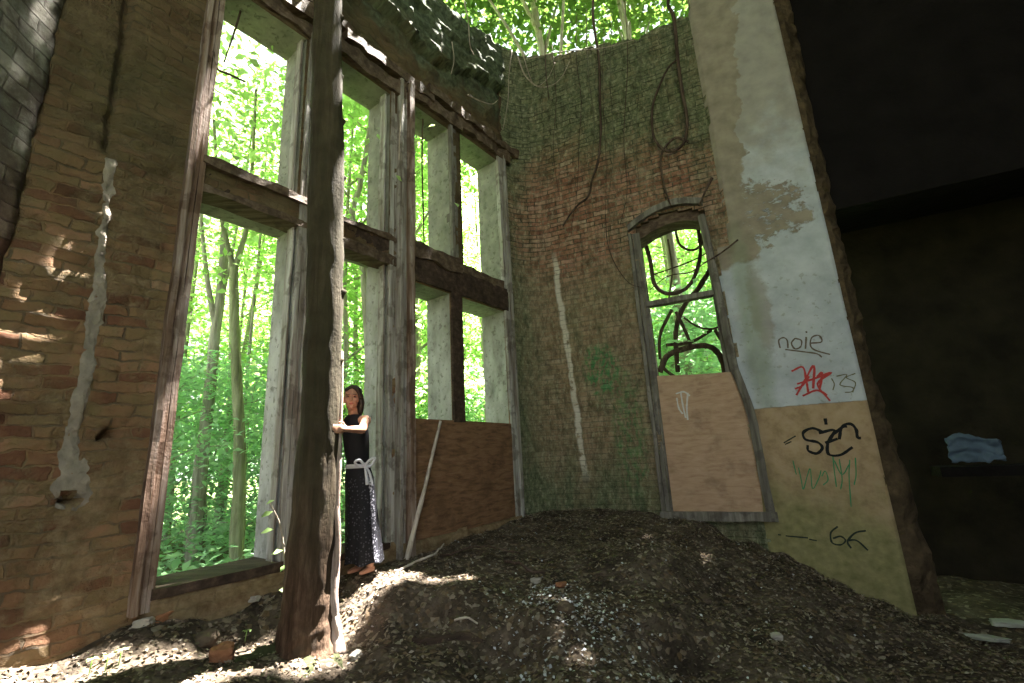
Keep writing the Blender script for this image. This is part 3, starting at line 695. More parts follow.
# ------------------------------------------------------------------ arched window
w4 = bpy.data.objects.new('window_4', None); COL.objects.link(w4); w4.location = tuple(B(2.4, 0, -.9)); w4['kind'] = 'structure'; w4['label'] = 'small arched window with a grey cracked frame above a buff board'
part('left_post', M['oldframe'], w4, post, 1.76, 1.93, -.95, 3.2, -.06, .05, 3, pf=B)
def rpost(mb):
    n = 40; L = []
    for i in range(n+1):
        z = -.93+(3.2+.93)*i/n; c = float(np.interp(z, [-.93, .45, .9, 3.2], [3.05, 3.02, 2.92, 2.83])); e = .012*fb(z*3, 1.)
        L += [B(c-.05+e, -.06, z), B(c-.05+e, .07, z), B(c+.0+e, .10, z), B(c+.045+e, .09, z), B(c+.055+e, -.0, z)]
    mb.add(L, [(i*5+k, i*5+k+1, (i+1)*5+k+1, (i+1)*5+k) for i in range(n) for k in range(4)])
part('right_post', M['oldframe'], w4, rpost)
def inner(mb): post(mb, 2.80, 2.88, .8, 3.15, -.12, -.02, 1, pf=B)
part('right_bead', M['oldframe'], w4, inner)
def head(mb, r0=0., r1=.10, p0=-.06, p1=.06, dz=0):
    n = 18; L = []
    for i in range(n+1):
        t = i/n; k = 1.77+t*(2.87-1.77); z = 3.14+dz+.34*math.sin(PI*(.10+t*.66)); zz = z+.008*fb(k*9, 2)
        L += [B(k, p0, zz), B(k, p1, zz), B(k, p1, zz+r1), B(k, p0, zz+r1)]
    fs = [(i*4+q, i*4+(q+1) % 4, (i+1)*4+(q+1) % 4, (i+1)*4+q) for i in range(n) for q in range(4)]
    mb.add(L, fs+[(3, 2, 1, 0), (n*4, n*4+1, n*4+2, n*4+3)])
part('arched_head', M['oldframe'], w4, head)
part('inner_head', M['lath'], w4, head, 0, .30, -.40, -.07, -.22)
def tr4(mb): rail(mb, 1.9, 2.87, 2.00, 2.075, -.10, .03, pf=B, rough=.008)
part('transom', M['oldframe'], w4, tr4)
def sill4(mb): rail(mb, 1.74, 3.12, -.97, -.86, -.2, .09, pf=B, rough=.012)
part('sill', M['oldframe'], w4, sill4)
# ------------------------------------------------------------------ lime plaster seam down the brown wall
seamL = [(103, 158), (102, 190), (101, 215), (95, 250), (92, 280), (86, 305), (84, 335), (74, 380), (66, 420), (60, 450), (50, 490), (52, 508)]
seamR = [(118, 160), (114, 190), (110, 215), (107, 250), (108, 280), (108, 305), (100, 335), (94, 380), (84, 420), (84, 450), (96, 490), (80, 512)]
mb = MB(); vs = []; ld = []
L1 = spline([(*pick_a(*p), 0) for p in seamL], 6); R1 = spline([(*pick_a(*p), 0) for p in seamR], 6)
for i, (a, b) in enumerate(zip(L1, R1)):
    for q in range(6):
        t = q/5; P = a*(1-t)+b*t; u = P[0]+.035*fb(P[1]*9, q)*(1 if q in (0, 5) else .3)
        vs.append(A(u, disp_a(u, P[1])+(-.008 if q in (0, 5) else .010+.018*fb(P[0]*26, P[1]*16, 2)), P[1])); ld.append((u, P[1]))
mb.add(vs, [(i*6+q, i*6+q+1, (i+1)*6+q+1, (i+1)*6+q) for i in range(len(L1)-1) for q in range(5) if min(math.hypot(ld[i*6+q][0]-h[0], ld[i*6+q][1]-h[1]) for h in HOLESPOT) > .04], 0, smooth=True)
LIME = mat_flat('flaking lime plaster', (.235, .20, .165), .9, .75, 11, .04)
o = mb.build('plaster_seam', LIME, bpy.data.objects['wall_back']); o['label'] = 'pale flaking plaster seam'
# ------------------------------------------------------------------ the tree in the room
TB = on_z(306, 645, -1.25); TR = math.hypot(TB[0], TB[1])
tp = [(306, 668, 40), (306, 645, 29), (307, 620, 25.5), (309, 590, 23.5), (312, 540, 22), (316, 480, 20), (320, 420, 18.5), (323, 350, 17.5), (325, 280, 17), (326, 210, 16.5), (327, 120, 15), (328, 0, 13), (329, -150, 12), (330, -320, 11)]
pts = [at_r(x, y, TR) for x, y, w in tp]; rad = [w*float(p@AF)/FPX for (x, y, w), p in zip(tp, pts)]
S1 = spline(pts, 8); S2 = [float(v[0]) for v in spline([(r, 0, 0) for r in rad], 8)]
tree = thing('tree', TB, 'bare reddish brown tree trunk rising through the room in front of the window wall', 'tree')
def trunk_at(z):
    zs = [p[2] for p in S1]; i = int(np.searchsorted(zs, z)); i = min(max(i, 1), len(zs)-1); return S1[i], S2[i]
mb = MB(); mb.tube(S1, S2, 32, rough=.10)
for z_, s_ in ((.8, .8), (1.4, 1.), (1.9, .7), (2.5, 1.), (3.1, .9), (3.6, .8), (4.3, 1.), (5., .7)):
    c, r = trunk_at(z_); e_ = np.array([.951, .308, 0])*r; b_ = np.array([c[0], c[1], z_])+e_*.8; mb.tube([b_, b_+e_*.22*s_+np.array([0, 0, .03]), b_+e_*.36*s_+np.array([0, 0, .02])], [.05*s_, .036*s_, .02*s_], 8)
mb.build('trunk', M['bark'], tree)
RT = np.array([.951, .308, 0]); DV = np.array([-.308, .951, 0])
mb = MB()   # pale root creeping down the trunk's flank
pr = []
for (z, a) in ((-1.33, -.35), (-1.15, -.1), (-.95, -.25), (-.6, -.12), (-.2, -.05), (.3, .05), (.9, .1)):
    c, r = trunk_at(z); pr.append(c*1+(RT*math.cos(a)+DV*math.sin(a))*(r*1.0)*np.array([1, 1, 0])+np.array([0, 0, z-c[2]]))
mb.tube(spline(pr, 7), [.055*(1-i/60) for i in range(43)], 8, rough=.25)
pr2 = [p+np.array([.03, -.03, 0])*(1.2 if i % 2 else -.3) for i, p in enumerate(pr[:5])]
mb.tube(spline(pr2, 7), .022, 6, rough=.3)
mb.build('creeping_root', M['bark_root'], tree)
MOSS = mat_flat('mossy bark', (.045, .05, .022), .95, .6, 25, .02)
for pp, w in (([(300, 640), (270, 652), (235, 668), (195, 690)], .10), ([(322, 642), (338, 650), (352, 662)], .07), ([(312, 650), (305, 665), (290, 684)], .06)):
    P3 = [np.array([*(on_z(x, y, -1.25)[:2]), 0]) for x, y in pp]
    P3 = spline(P3, 6); P3 = [np.array([p[0], p[1], gzn(p[0], p[1])-.03]) for p in P3]
    mb = MB(); mb.tube(P3, [max(.004, w*(1-(i+1)/len(P3))**.7) for i in range(len(P3))], 9, rough=.35); mb.build('surface_root', MOSS, tree)
# ------------------------------------------------------------------ the woman behind the tree
FOOT = on_z(364, 573, -.97); FOOT[2] = gzn(FOOT[0], FOOT[1])+.005
per = thing('person', FOOT, 'woman in a long dark sleeveless dress hugging the tree trunk', 'person')
_d0 = FOOT[:2]/np.linalg.norm(FOOT[:2]); DV = np.array([_d0[0], _d0[1], 0]); RT = np.array([_d0[1], -_d0[0], 0])
def W(x, y, z): return FOOT + RT*x + DV*y + ZV*z
def Linv(P): q = P-FOOT; return (float(q@RT), float(q@DV), float(q[2]))
def ellips(mb, c, r, ax=None, n=14, mat=0):
    vs = []; fs = []; m = n//2+1
    R = np.eye(3) if ax is None else ax
    for i in range(m+1):
        th = PI*i/m
        for q in range(n):
            ph = 2*PI*q/n; l = np.array([r[0]*math.sin(th)*math.cos(ph), r[1]*math.sin(th)*math.sin(ph), r[2]*math.cos(th)]); l = R@l
            vs.append(W(c[0]+l[0], c[1]+l[1], c[2]+l[2]))
    for i in range(m):
        for q in range(n): fs.append((i*n+q, (i+1)*n+q, (i+1)*n+(q+1) % n, i*n+(q+1) % n))
    mb.add(vs, fs, mat, smooth=True)
def caps(mb, P, R, n=10):
    P = [np.array(p, float) for p in P]
    for p, r in zip(P, R): ellips(mb, p, (r, r, r), n=10)
    for i in range(len(P)-1): mb.tube([W(*P[i]), W(*P[i+1])], [R[i], R[i+1]], n)
def remesh(o, vox, it=3):
    m = o.modifiers.new('remesh', 'REMESH'); m.mode = 'VOXEL'; m.voxel_size = vox; m.use_smooth_shade = True
    s = o.modifiers.new('smooth', 'SMOOTH'); s.iterations = it; s.factor = .5
FZ = np.array([-.7, -.714, 0]); LZ = np.array([.714, -.7, 0])       # her facing and her left
HC = np.array([-.140, -.10, 1.555])
mb = MB()
AXH = np.array([[.985, .17, 0], [-.17, .985, 0], [0, 0, 1]])
ellips(mb, HC+np.array([0, .012, .02]), (.073, .092, .092), AXH, 20); ellips(mb, HC+np.array([-.004, -.022, -.045]), (.056, .066, .068), AXH, 16)
ellips(mb, HC+np.array([-.006, -.092, -.022]), (.011, .016, .024)); ellips(mb, HC+np.array([-.005, -.075, -.062]), (.022, .014, .012)); ellips(mb, HC+np.array([-.004, -.07, -.098]), (.022, .02, .016))
ellips(mb, HC+np.array([-.005, -.072, .018]), (.05, .02, .014))
for s in (-1, 1): ellips(mb, HC+np.array([s*.073, .0, -.02]), (.012, .022, .032)); ellips(mb, HC+np.array([s*.035-.004, -.062, -.03]), (.022, .022, .022))
caps(mb, [(-.132, -.06, 1.46), (-.12, -.04, 1.36)], [.048, .055])
ellips(mb, (-.105, -.03, 1.23), (.105, .075, .16), np.array([[.714, .7, 0], [-.7, .714, 0], [0, 0, 1]])); ellips(mb, (-.075, -.015, .98), (.085, .07, .14), np.array([[.714, .7, 0], [-.7, .714, 0], [0, 0, 1]]))
c0 = np.array([-.115, -.035, 1.335])
for s in (-1, 1): caps(mb, [c0, c0+LZ*s*.135], [.06, .052])
tc, tr_ = trunk_at(FOOT[2]+1.19)
tl = np.array(Linv(tc+ZV*(FOOT[2]+1.19-tc[2])))
hand = tl+np.array([.93*tr_+.03, -.02, .035]); wrist = hand+np.array([.05, .035, .0])
shL = c0+LZ*.145; elb = (shL+wrist)/2+np.array([.035, -.03, -.045])
caps(mb, [shL, elb, wrist], [.047, .037, .025])
def hand_at(mb, wrist, palm, curl, up):
    caps(mb, [wrist, palm], [.024, .027]); d = palm-wrist; d /= np.linalg.norm(d)
    ellips(mb, palm+d*.02, (.026, .02, .038))
    for q, L in enumerate((.062, .072, .068, .052)):
        b = palm+d*.03+up*(.027-.018*q); k1 = b+d*L*.5+curl*.008; k2 = k1+(d*.6+curl*.8)*L*.33; k3 = k2+(d*.2+curl)*L*.28
        caps(mb, [b, k1, k2, k3], [.0095, .009, .008, .007], 8)
    b = wrist+(palm-wrist)*.5+up*.022; caps(mb, [b, b+d*.03+up*.03, b+d*.055+up*.034+curl*.008], [.011, .0095, .008], 8)
hand_at(mb, wrist, hand+np.array([.0, -.02, 0]), np.array([-1., -.15, 0]), np.array([0, 0, 1.]))
shR = c0-LZ*.145; hR = tl+np.array([-.25*tr_, 1.0*tr_+.03, .12]); wR = hR+np.array([.06, .07, .0]); eR = (shR+wR)/2+np.array([.03, .08, -.09])
caps(mb, [shR, eR, wR], [.047, .037, .025]); hand_at(mb, wR, hR, np.array([-.3, -1., 0]), np.array([0, 0, 1.]))
for s in (-1, 1):
    hp = np.array([-.06, -.005, .88])+LZ*s*.05; kn = np.array([-.025, -.02, .48])+LZ*s*.075; an = np.array([.0, .01, .075])+LZ*s*.07
    caps(mb, [hp, kn, an], [.06, .05, .036])
    tp_ = an+np.array([0, 0, -.052])+FZ*.11; caps(mb, [an+np.array([0, 0, -.045])-FZ*.03, an+np.array([0, 0, -.048])+FZ*.06, tp_], [.026, .025, .018])
SKIN = mat_flat('warm skin', (.42, .22, .15), .5, .08, 30, spec=.3)
body = mb.build('body', SKIN, per); remesh(body, .0075, 3)
HAIR = mat_flat('dark brown hair', (.016, .010, .008), .45, .5, 60, .004, spec=.4)
mb = MB()
ellips(mb, HC+np.array([.008, .032, .036]), (.084, .094, .094), AXH, 20); ellips(mb, HC+np.array([.01, .055, -.04]), (.072, .06, .09), AXH)
caps(mb, [HC+np.array([.07, -.005, .03]), HC+np.array([.082, .005, -.05]), HC+np.array([.075, .02, -.13])], [.026, .032, .028])

caps(mb, [HC+np.array([-.005, -.05, .105]), HC+np.array([.05, -.055, .075]), HC+np.array([.074, -.03, .01])], [.016, .022, .02])
caps(mb, [HC+np.array([-.005, -.05, .105]), HC+np.array([-.055, -.05, .07])], [.016, .018])
hair = mb.build('hair', HAIR, per); remesh(hair, .008, 2)
for s in (-1, 1):
    mb = MB(); ellips(mb, HC+np.array([s*.029-.006, -.083, .0]), (.009, .005, .0042)); mb.build('eye', mat_flat('dark eye', (.02, .012, .01), .3, .1), per)
    mb = MB(); caps(mb, [HC+np.array([s*.016-.006, -.090, .020]), HC+np.array([s*.045-.006, -.080, .021])], [.0022, .0022]); mb.build('eyebrow', HAIR, per)
mb = MB(); ellips(mb, HC+np.array([-.005, -.088, -.062]), (.021, .007, .007)); mb.build('lips', mat_flat('lips', (.34, .10, .09), .5, .1), per)
g = G('black dress with pale pattern'); g.obj()
zz = g.xyz(g.vec)[2]
v = g.voro(46); pat = g.step(v.outputs['Distance'], .22, .42, 1., 0.)
rn = g.step(g.xyz(v.outputs['Color'])[0], .35, .5)
pat = g.mul(g.mul(pat, rn), g.step(zz, .86, .80))
DRESS = g.fin(g.mix(g.mul(pat, .3), (.012, .012, .016), (.20, .20, .25)), .7, g.noise(40, 3), .003)
def dress_sec(z):
    S = [(.09, -.005, .0, .175, .150), (.3, -.018, -.002, .158, .135), (.6, -.040, -.005, .148, .125), (.82, -.060, -.01, .140, .115), (.93, -.074, -.012, .112, .095), (1.0, -.08, -.015, .112, .098), (1.12, -.092, -.022, .122, .108), (1.24, -.104, -.03, .130, .104), (1.32, -.110, -.035, .128, .085), (1.375, -.116, -.038, .11, .07), (1.40, -.118, -.042, .075, .058)]
    zs = [s[0] for s in S]; return [float(np.interp(z, zs, [s[i] for s in S])) for i in range(1, 5)]
mb = MB(); n = 44; zs = list(np.linspace(.09, 1.40, 60)); vs = []
for z in zs:
    cx, cy, rx, ry = dress_sec(z)
    for q in range(n):
        t = 2*PI*q/n; f = max(0, (.86-z)/.86)
        k = 1+f*.10*math.sin(7*t+2*math.sin(z*3))+f*.04*math.sin(13*t+z*4)+.015*fb(t*2, z*6, 4)
        l = LZ*rx*k*math.cos(t)+FZ*ry*k*math.sin(t); vs.append(W(cx+l[0], cy+l[1], z+.012*f*math.sin(5*t)))
mb.add(vs, [(i*n+q, i*n+(q+1) % n, (i+1)*n+(q+1) % n, (i+1)*n+q) for i in range(len(zs)-1) for q in range(n)], 0, smooth=True)
mb.build('dress', DRESS, per)
SASH = mat_flat('pale sash', (.55, .56, .64), .7, .15, 40)
mb = MB(); vs = []; n = 40; prof = [(.908, 1.03), (.915, 1.08), (.938, 1.08), (.945, 1.03)]
for z, k in prof:
    cx, cy, rx, ry = dress_sec(z)
    for q in range(n):
        t = 2*PI*q/n; l = LZ*(rx*k)*math.cos(t)+FZ*(ry*k)*math.sin(t); vs.append(W(cx+l[0], cy+l[1], z))
mb.add(vs, [(i*n+q, i*n+(q+1) % n, (i+1)*n+(q+1) % n, (i+1)*n+q) for i in range(3) for q in range(n)], 0, smooth=True)
sash = mb.build('sash', SASH, per)
mb = MB(); kx = np.array([-.015, -.125, .93])
ellips(mb, kx, (.025, .02, .025))
for a, b_, c_ in (((.05, -.01, .05), (.09, .0, .06), (.05, 0, -.01)), ((-.045, -.02, .05), (-.085, -.02, .03), (-.04, -.01, -.01))):
    P3 = spline([W(*(kx+np.array(q))) for q in ((0, 0, 0), a, b_, c_, (0, 0, 0))], 6); mb.tube(P3, .012, 6)
for t_ in ([(0, 0, 0), (.04, -.005, -.06), (.06, 0., -.15), (.055, .01, -.2)], [(0, 0, 0), (.015, -.015, -.08), (.03, -.015, -.17)]):
    P3 = spline([W(*(kx+np.array(q))) for q in t_], 6); mb.tube(P3, [.008+.012*i/len(P3) for i in range(len(P3))], 6)
mb.build('bow', SASH, sash)
mb = MB()   # pale side panel of the skirt
vs = []
for i in range(30):
    z = .86-.76*i/29; cx, cy, rx, ry = dress_sec(z)
    for q in range(5):
        t = .02+q*.075+.05*math.sin(z*5); l = LZ*rx*1.15*math.cos(t)+FZ*ry*1.15*math.sin(t); vs.append(W(cx+l[0], cy+l[1], z))
mb.add(vs, [(i*5+q, i*5+q+1, (i+1)*5+q+1, (i+1)*5+q) for i in range(29) for q in range(4)], 0, smooth=True)
g = G('pale patterned skirt panel'); g.obj(); v = g.voro(50)
mb.build('skirt_panel', g.fin(g.mix(g.step(v.outputs['Distance'], .25, .5), (.45, .45, .55), (.05, .05, .065)), .7), per)
# ------------------------------------------------------------------ vines and roots
def vine(name, mat, pts, r, label, group=None, n=7, taper=.5):
    S = spline(pts, 9); mb = MB()
    mb.tube(S, [r*(1-taper*i/len(S)) for i in range(len(S))], n, rough=.3)
    return tag(mb.build(name, mat, None, S[0]), label, 'vine' if 'vine' in name else 'root', group)
def PB(*px, p=.07): return [B(*[(k, p+.03*fb(k*3, z*2), z) for k, z in [pick_b(x, y, p)]][0]) for x, y in px]
V1, RTM = M['vine'], M['root']
vine('hanging_vine', V1, PB((596, -40), (593, 0), (594, 25), (599, 60), (600, 100), (601, 130), (598, 160), (592, 180), (588, 195), (578, 205), (570, 215), (563, 226)), .026, 'thick straight vine hanging down the brick wall midway to the corner')
vine('hanging_vine', V1, PB((680, -30), (668, 2), (674, 18), (678, 60), (682, 90), (687, 120), (685, 140), (675, 150), (664, 150), (655, 140), (652, 125), (653, 105), (660, 85), (668, 68), (676, 60), p=.13), .030, 'dark vine looping back on itself high above the arched window')
vine('hanging_vine', V1, PB((688, 142), (676, 138), (666, 146), (661, 158), (662, 175), (666, 192), (671, 206), p=.09), .022, 'short curved vine dropping from the loop to the arched window head')
vine('hanging_vine', V1, PB((712, 178), (706, 190), (699, 206), p=.07), .022, 'short brown vine slanting down to the right end of the arched head')
vine('hanging_vine', V1, PB((738, 240), (722, 252), (706, 262), (690, 272), (668, 276), (650, 290), p=.12), .012, 'thin twig reaching out across the upper part of the arched window')
vine('hanging_vine', V1, PB((606, 215), (607, 240), (614, 262), (628, 282), (642, 288), p=.06), .008, 'thin tendril curving from the wall to the arched window frame')
for i, (pp, r) in enumerate([([(576, 12), (577, 60), (581, 100), (579, 140), (577, 190), (571, 230)], .007), ([(586, 8), (588, 70), (594, 120), (592, 160)], .009), ([(625, 0), (628, 60), (624, 140), (627, 190), (620, 225)], .007), ([(640, 20), (641, 70), (636, 130), (640, 200)], .005), ([(552, 45), (556, 100), (553, 150), (560, 200)], .006), ([(612, 10), (610, 80), (614, 150), (608, 210), (611, 262)], .006), ([(604, 30), (603, 90), (606, 170), (604, 240)], .005)]):
    vine('hanging_tendril', M['tendril'] if i % 2 else V1, PB(*pp, p=.05), r, 'thin tendril hanging straight down the mossy brick wall left of the arched window', 'thin tendrils on the mossy brick wall')
for i, (pp, r, lab) in enumerate([([(516, 62), (524, 78), (538, 86), (552, 84), (562, 76), (570, 62)], .013, 'pale root drooping in a shallow arc at the top of the corner'),
                             ([(520, 52), (533, 84), (546, 80), (555, 62)], .009, 'pale thin root looped inside the shallow arc at the top corner'),
                             ([(545, 40), (546, 70), (549, 100)], .012, 'dark short root hanging at the top corner'),
                             ([(528, 60), (560, 52), (600, 48), (636, 40)], .010, 'bare twig lying along the broken wall top')]):
    vine('hanging_root', RTM if i != 2 else V1, PB(*pp, p=.10), r, lab)
def PA(*px, p=.16): return [A(u, p, z) for u, z in [pick_a(x, y, p) for x, y in px]]
for i, (pp, r, lab) in enumerate([([(462, -8), (468, 20), (470, 45), (474, 55)], .012, 'pale root hanging from the wall top beside the corner'), ([(452, 42), (454, 60), (451, 74)], .009, 'short pale root hanging under the ledge, nearest the trunk'), ([(468, 95), (480, 101), (492, 104), (498, 100)], .012, 'pale twig lying across the broken lintel brickwork'),
                             ([(512, 50), (509, 75), (508, 100), (503, 130)], .010, 'pale root running down beside the corner to the window head'),
                             ([(403, 100), (400, 130), (399, 160)], .012, 'bleached root clinging to the top of the main window post')]):
    vine('hanging_root', RTM, PA(*pp), r, lab)
vine('hanging_vine', V1, PA((44, -10), (47, 60), (40, 75), (22, 88), p=.06), .008, 'thin dark vine on the grey brick wall end') if False else None
vine('hanging_vine', V1, PA((246, -10), (238, 20), (230, 45), (224, 62), p=-.2), .013, 'thin dark vine hanging in the top of the nearest bay')
vine('hanging_vine', V1, PA((213, 52), (217, 68), (226, 73), (246, 82), p=.02), .016, 'broken twig sticking out of the post in the nearest upper bay')
vine('hanging_vine', V1, PA((423, 110), (422, 160), (423, 200), (424, 243), p=-.12), .014, 'straight dark vine hanging down the upper light beside the main post')
# twisting climbers outside the arched window
LOOPS = [([(640, 225), (650, 260), (655, 285), (670, 294), (690, 285), (700, 255), (698, 225)], .035), ([(675, 225), (680, 245), (695, 250), (708, 235)], .022), ([(700, 235), (712, 262), (700, 285), (685, 305), (676, 330), (678, 372)], .045),
         ([(672, 310), (660, 335), (662, 365), (680, 380)], .03), ([(676, 312), (684, 328), (690, 345), (680, 352)], .028), ([(660, 372), (668, 355), (690, 347), (710, 347), (722, 360), (726, 378)], .05), ([(684, 318), (700, 328), (716, 328), (728, 318)], .018), ([(666, 345), (690, 342), (712, 330)], .03), ([(668, 240), (672, 270), (669, 300)], .016), ([(650, 275), (690, 262), (712, 250)], .012), ([(715, 330), (726, 350), (724, 375)], .03)]
for i, (pp, r) in enumerate(LOOPS):
    q = -.75-.12*(i % 4); vine('climbing_vine', V1, [B(k, q+.08*fb(k*3, z), z) for k, z in [pick_b(x, y, q) for x, y in pp]], r, 'dark twisting climber stem outside the arched window', 'twisting climbers outside the arched window', taper=.2)
# ------------------------------------------------------------------ things lying about
def rock(name, mat, P, r, seed, sq=(1, 1, .7), boxy=False, rot=0.):
    bm = bmesh.new(); bmesh.ops.create_icosphere(bm, subdivisions=3, radius=1)
    for v in bm.verts:
        c = v.co.copy()
        if boxy:
            m = max(abs(c.x), abs(c.y), abs(c.z)); c = c/m*.9; c = c.lerp(v.co, .12)
        c *= 1+.18*mnoise.fractal(Vector((v.co.x*1.6+seed*3.1, v.co.y*1.6, v.co.z*1.6)), 1, 2, 4)
        v.co = Vector((c.x*sq[0]*r, c.y*sq[1]*r, c.z*sq[2]*r))
    me = bpy.data.meshes.new(name); bm.to_mesh(me); bm.free()
    o = link(name, me, None, [mat]); o.location = (P[0], P[1], gzn(P[0], P[1])+r*sq[2]*.55); o.rotation_euler = (.15*math.sin(seed), .15*math.cos(seed*2), rot or seed*1.3)
    return o
BRK = mat_flat('orange brown brick', (.26, .12, .065), .9, .35, 18, .02); STN = mat_flat('grey mortar lump', (.34, .31, .28), .95, .3, 14, .02); DRK = mat_flat('dark rubble', (.10, .075, .055), .95, .4, 14, .02); SLB = mat_flat('pale slab', (.40, .41, .38), .9, .2, 8, .01)
gp = lambda x, y, z=-1.15: on_z(x, y, z)
tag(rock('brick', BRK, gp(222, 652), .075, 1, (1., .8, .8), True, .4), 'broken orange brown brick standing near the tree base', 'brick')
tag(rock('brick', BRK, gp(160, 645), .06, 2, (1.3, .8, .6), True, 1.2), 'broken brick half buried in leaves below the left window post', 'brick')
tag(rock('rubble_stone', DRK, gp(206, 642), .085, 3), 'dark rounded rubble lump touching the broken orange brick', 'stone')
for i, (x, y, z, r, m, lab) in enumerate([(142, 636, -1.05, .06, STN, 'pale pointed mortar lump at the foot of the left window post'), (255, 600, -1.02, .05, STN, 'small grey stone under the low sill wall'), (535, 566, -1.0, .05, STN, 'pale small stone near the end of the curved root'), (560, 572, -1.05, .055, BRK, 'small broken brick beside the curved root'), (566, 618, -1.2, .07, DRK, 'flat dark stone among the pale chips'), (600, 560, -1.02, .05, DRK, 'dark stone on the slope of the mound'), (700, 568, -1.1, .06, DRK, 'brown rubble stone at the edge of the mound'), (780, 660, -1.68, .05, STN, 'pale stone in the lower part of the floor'), (355, 668, -1.38, .045, STN, 'grey stone in front of the tree base'), (300, 590, -1.05, .05, DRK, 'dark stone behind the tree base')]):
    tag(rock('rubble_stone', m, gp(x, y, z), r*.8, i+5, (1.25, .9, .6), True), lab, 'stone')
for x, y, sq, lab in ((985, 642, (1.6, 1, .22), 'pale flat slab at the edge of the dark room, nearest the broken pier'), (1012, 634, (1.3, .9, .25), 'pale flat slab lying deeper in the dark room')):
    tag(rock('stone_slab', SLB, gp(x, y, -2.0), .11, x, sq, True), lab, 'slab')
def stick(name, mat, P, r, label, lift=.012, cat='stick', n=7):
    S = spline(P, 8); mb = MB(); S = [np.array([p[0], p[1], (gzn(p[0], p[1])+lift+p[2])]) for p in S]
    mb.tube(S, [r*(1-.4*i/len(S)) for i in range(len(S))], n, rough=.3); return tag(mb.build(name, mat, None, S[0]), label, cat)
def gl(x, y, z, up=0): q = on_z(x, y, z); return (q[0], q[1], up)
PALEW = mat_wood('bleached wood', [(.25, (.25, .20, .16)), (.5, (.48, .42, .37)), (.8, (.62, .58, .55))])
stick('fallen_stick', PALEW, [gl(395, 572, -1., .01), gl(412, 566, -1., .02), (gl(432, 561, -1., .04)), gl(444, 554, -1, .1)], .014, 'pale sunlit stick lying in front of the boarded window')
stick('fallen_branch', M['vine'], [gl(505, 552, -.95, .04), gl(520, 560, -.98, .08), gl(528, 566, -1., .08), gl(545, 567, -1.02, .05)], .018, 'crooked brown branch on the floor below the corner')
stick('fallen_branch', M['vine'], [gl(440, 553, -.95, .02), gl(480, 548, -.95, .06), gl(520, 545, -.93, .06)], .012, 'thin dark branch along the foot of the boarded window')
stick('dark_hollow_form', M['beam'], [gl(412, 640, -1.3, -.05), gl(430, 645, -1.32, -.02), gl(455, 648, -1.34, -.025), gl(482, 646, -1.34, -.05)], .055, 'dark rotten log half sunk in the sloping earth', cat='log', n=10)  # log form darkened to stand in for a dark hollow
stick('fallen_stick', PALEW, [gl(455, 628, -1.25, .01), gl(478, 633, -1.27, .01)], .010, 'short pale stick above the rotten log')
# leaning pole
mb = MB(); q_ = on_z(406, 560, -1.0); P0 = np.array([q_[0], q_[1], gzn(q_[0], q_[1])-.03]); uu, zz_ = pick_a(441, 421, .06); P1 = A(uu, .05, zz_)
mb.tube(spline([P0, P0*.5+P1*.5+NA*.01, P1], 10), [.030-.0007*i for i in range(21)], 8, rough=.25)
tag(mb.build('leaning_pole', PALEW, None, P0), 'pale thin pole leaning against the dark plywood board', 'pole')
# seedling beside the trunk
sp = on_z(288, 640, -1.25); sp[2] = gzn(sp[0], sp[1]); SR = math.hypot(sp[0], sp[1])
sap = thing('sapling', sp, 'slim sapling with a few pale green leaves against the trunk base', 'sapling')
ST = spline([sp, at_r(287, 600, SR), at_r(285, 560, SR), at_r(280, 525, SR), at_r(270, 503, SR)], 6)
mb = MB(); mb.tube(ST, [.010-.0002*i for i in range(len(ST))], 6); mb.build('stem', M['root'], sap)
for i, (x, y, s) in enumerate([(267, 531, .075), (267, 514, .07), (277, 552, .065), (283, 568, .05), (284, 590, .06), (270, 502, .05), (293, 525, .05)]):
    P = at_r(x, y, SR-.03*(i % 3)); me = leaves_mesh('leaf', np.array([P-sp]), np.array([[.2*math.sin(i*2), -.6, .8]]), np.array([s*1.3]), .62); link('leaf', me, sap, [M['leaf']])
for i, (x, y, z) in enumerate([(16, 655, -1.0), (27, 654, -1.0), (92, 652, -1.0), (108, 650, -1.0), (121, 646, -1.0), (247, 612, -1.02)]):
    P = on_z(x, y, z); P[2] = gzn(P[0], P[1]); s = thing('seedling', P, 'tiny green seedling sprouting along the foot of the brown brick wall' if i < 5 else 'tiny green seedling under the low sill wall', 'seedling', 'seedlings along the wall foot')
    mb = MB(); mb.tube([P, P+np.array([.005, 0, .05]), P+np.array([.012, 0, .09])], .003, 5); mb.build('stem', M['leaf'], s)
    me = leaves_mesh('leaves', np.array([[.012+.02*math.cos(q*1.6), .02*math.sin(q*1.6), .085] for q in range(4)]), np.array([[.3*math.cos(q), .3*math.sin(q), 1] for q in range(4)]), np.full(4, .04)); link('leaves', me, s, [M['leaf']])
# things in the dark room
mb = MB(); zt = pick_b(975, 466, -1.0)[1]
rail(mb, 5.05, 6.2, zt-.12, zt, -1.3, -.95, pf=B, rough=.01); tb_ = tag(mb.build('timber_beam', M['black'], None, B(5.6, -1.1, zt-.12)), 'charred timber beam crossing the dark room under the pale sheet', 'beam')
mb = MB(); vs = []; n1, n2 = 26, 16
k0, z0 = pick_b(951, 460, -.95); k1, _ = pick_b(1006, 460, -.95); _, z1 = pick_b(978, 434, -.95)
for i in range(n1):
    for j in range(n2):
        a, b = i/(n1-1), j/(n2-1); k = k0+(k1-k0)*a+.02*fb(b*5, a*3); z = z0-.03+(z1-z0)*b*(1+.18*math.sin(a*5))+.03*fb(a*4, b*3, 2)
        vs.append(B(k, -.94+.05*fb(a*4, b*5, 7)-.02*b, z))
mb.add(vs, [(i*n2+j, (i+1)*n2+j, (i+1)*n2+j+1, i*n2+j+1) for i in range(n1-1) for j in range(n2-1)], 0, smooth=True)
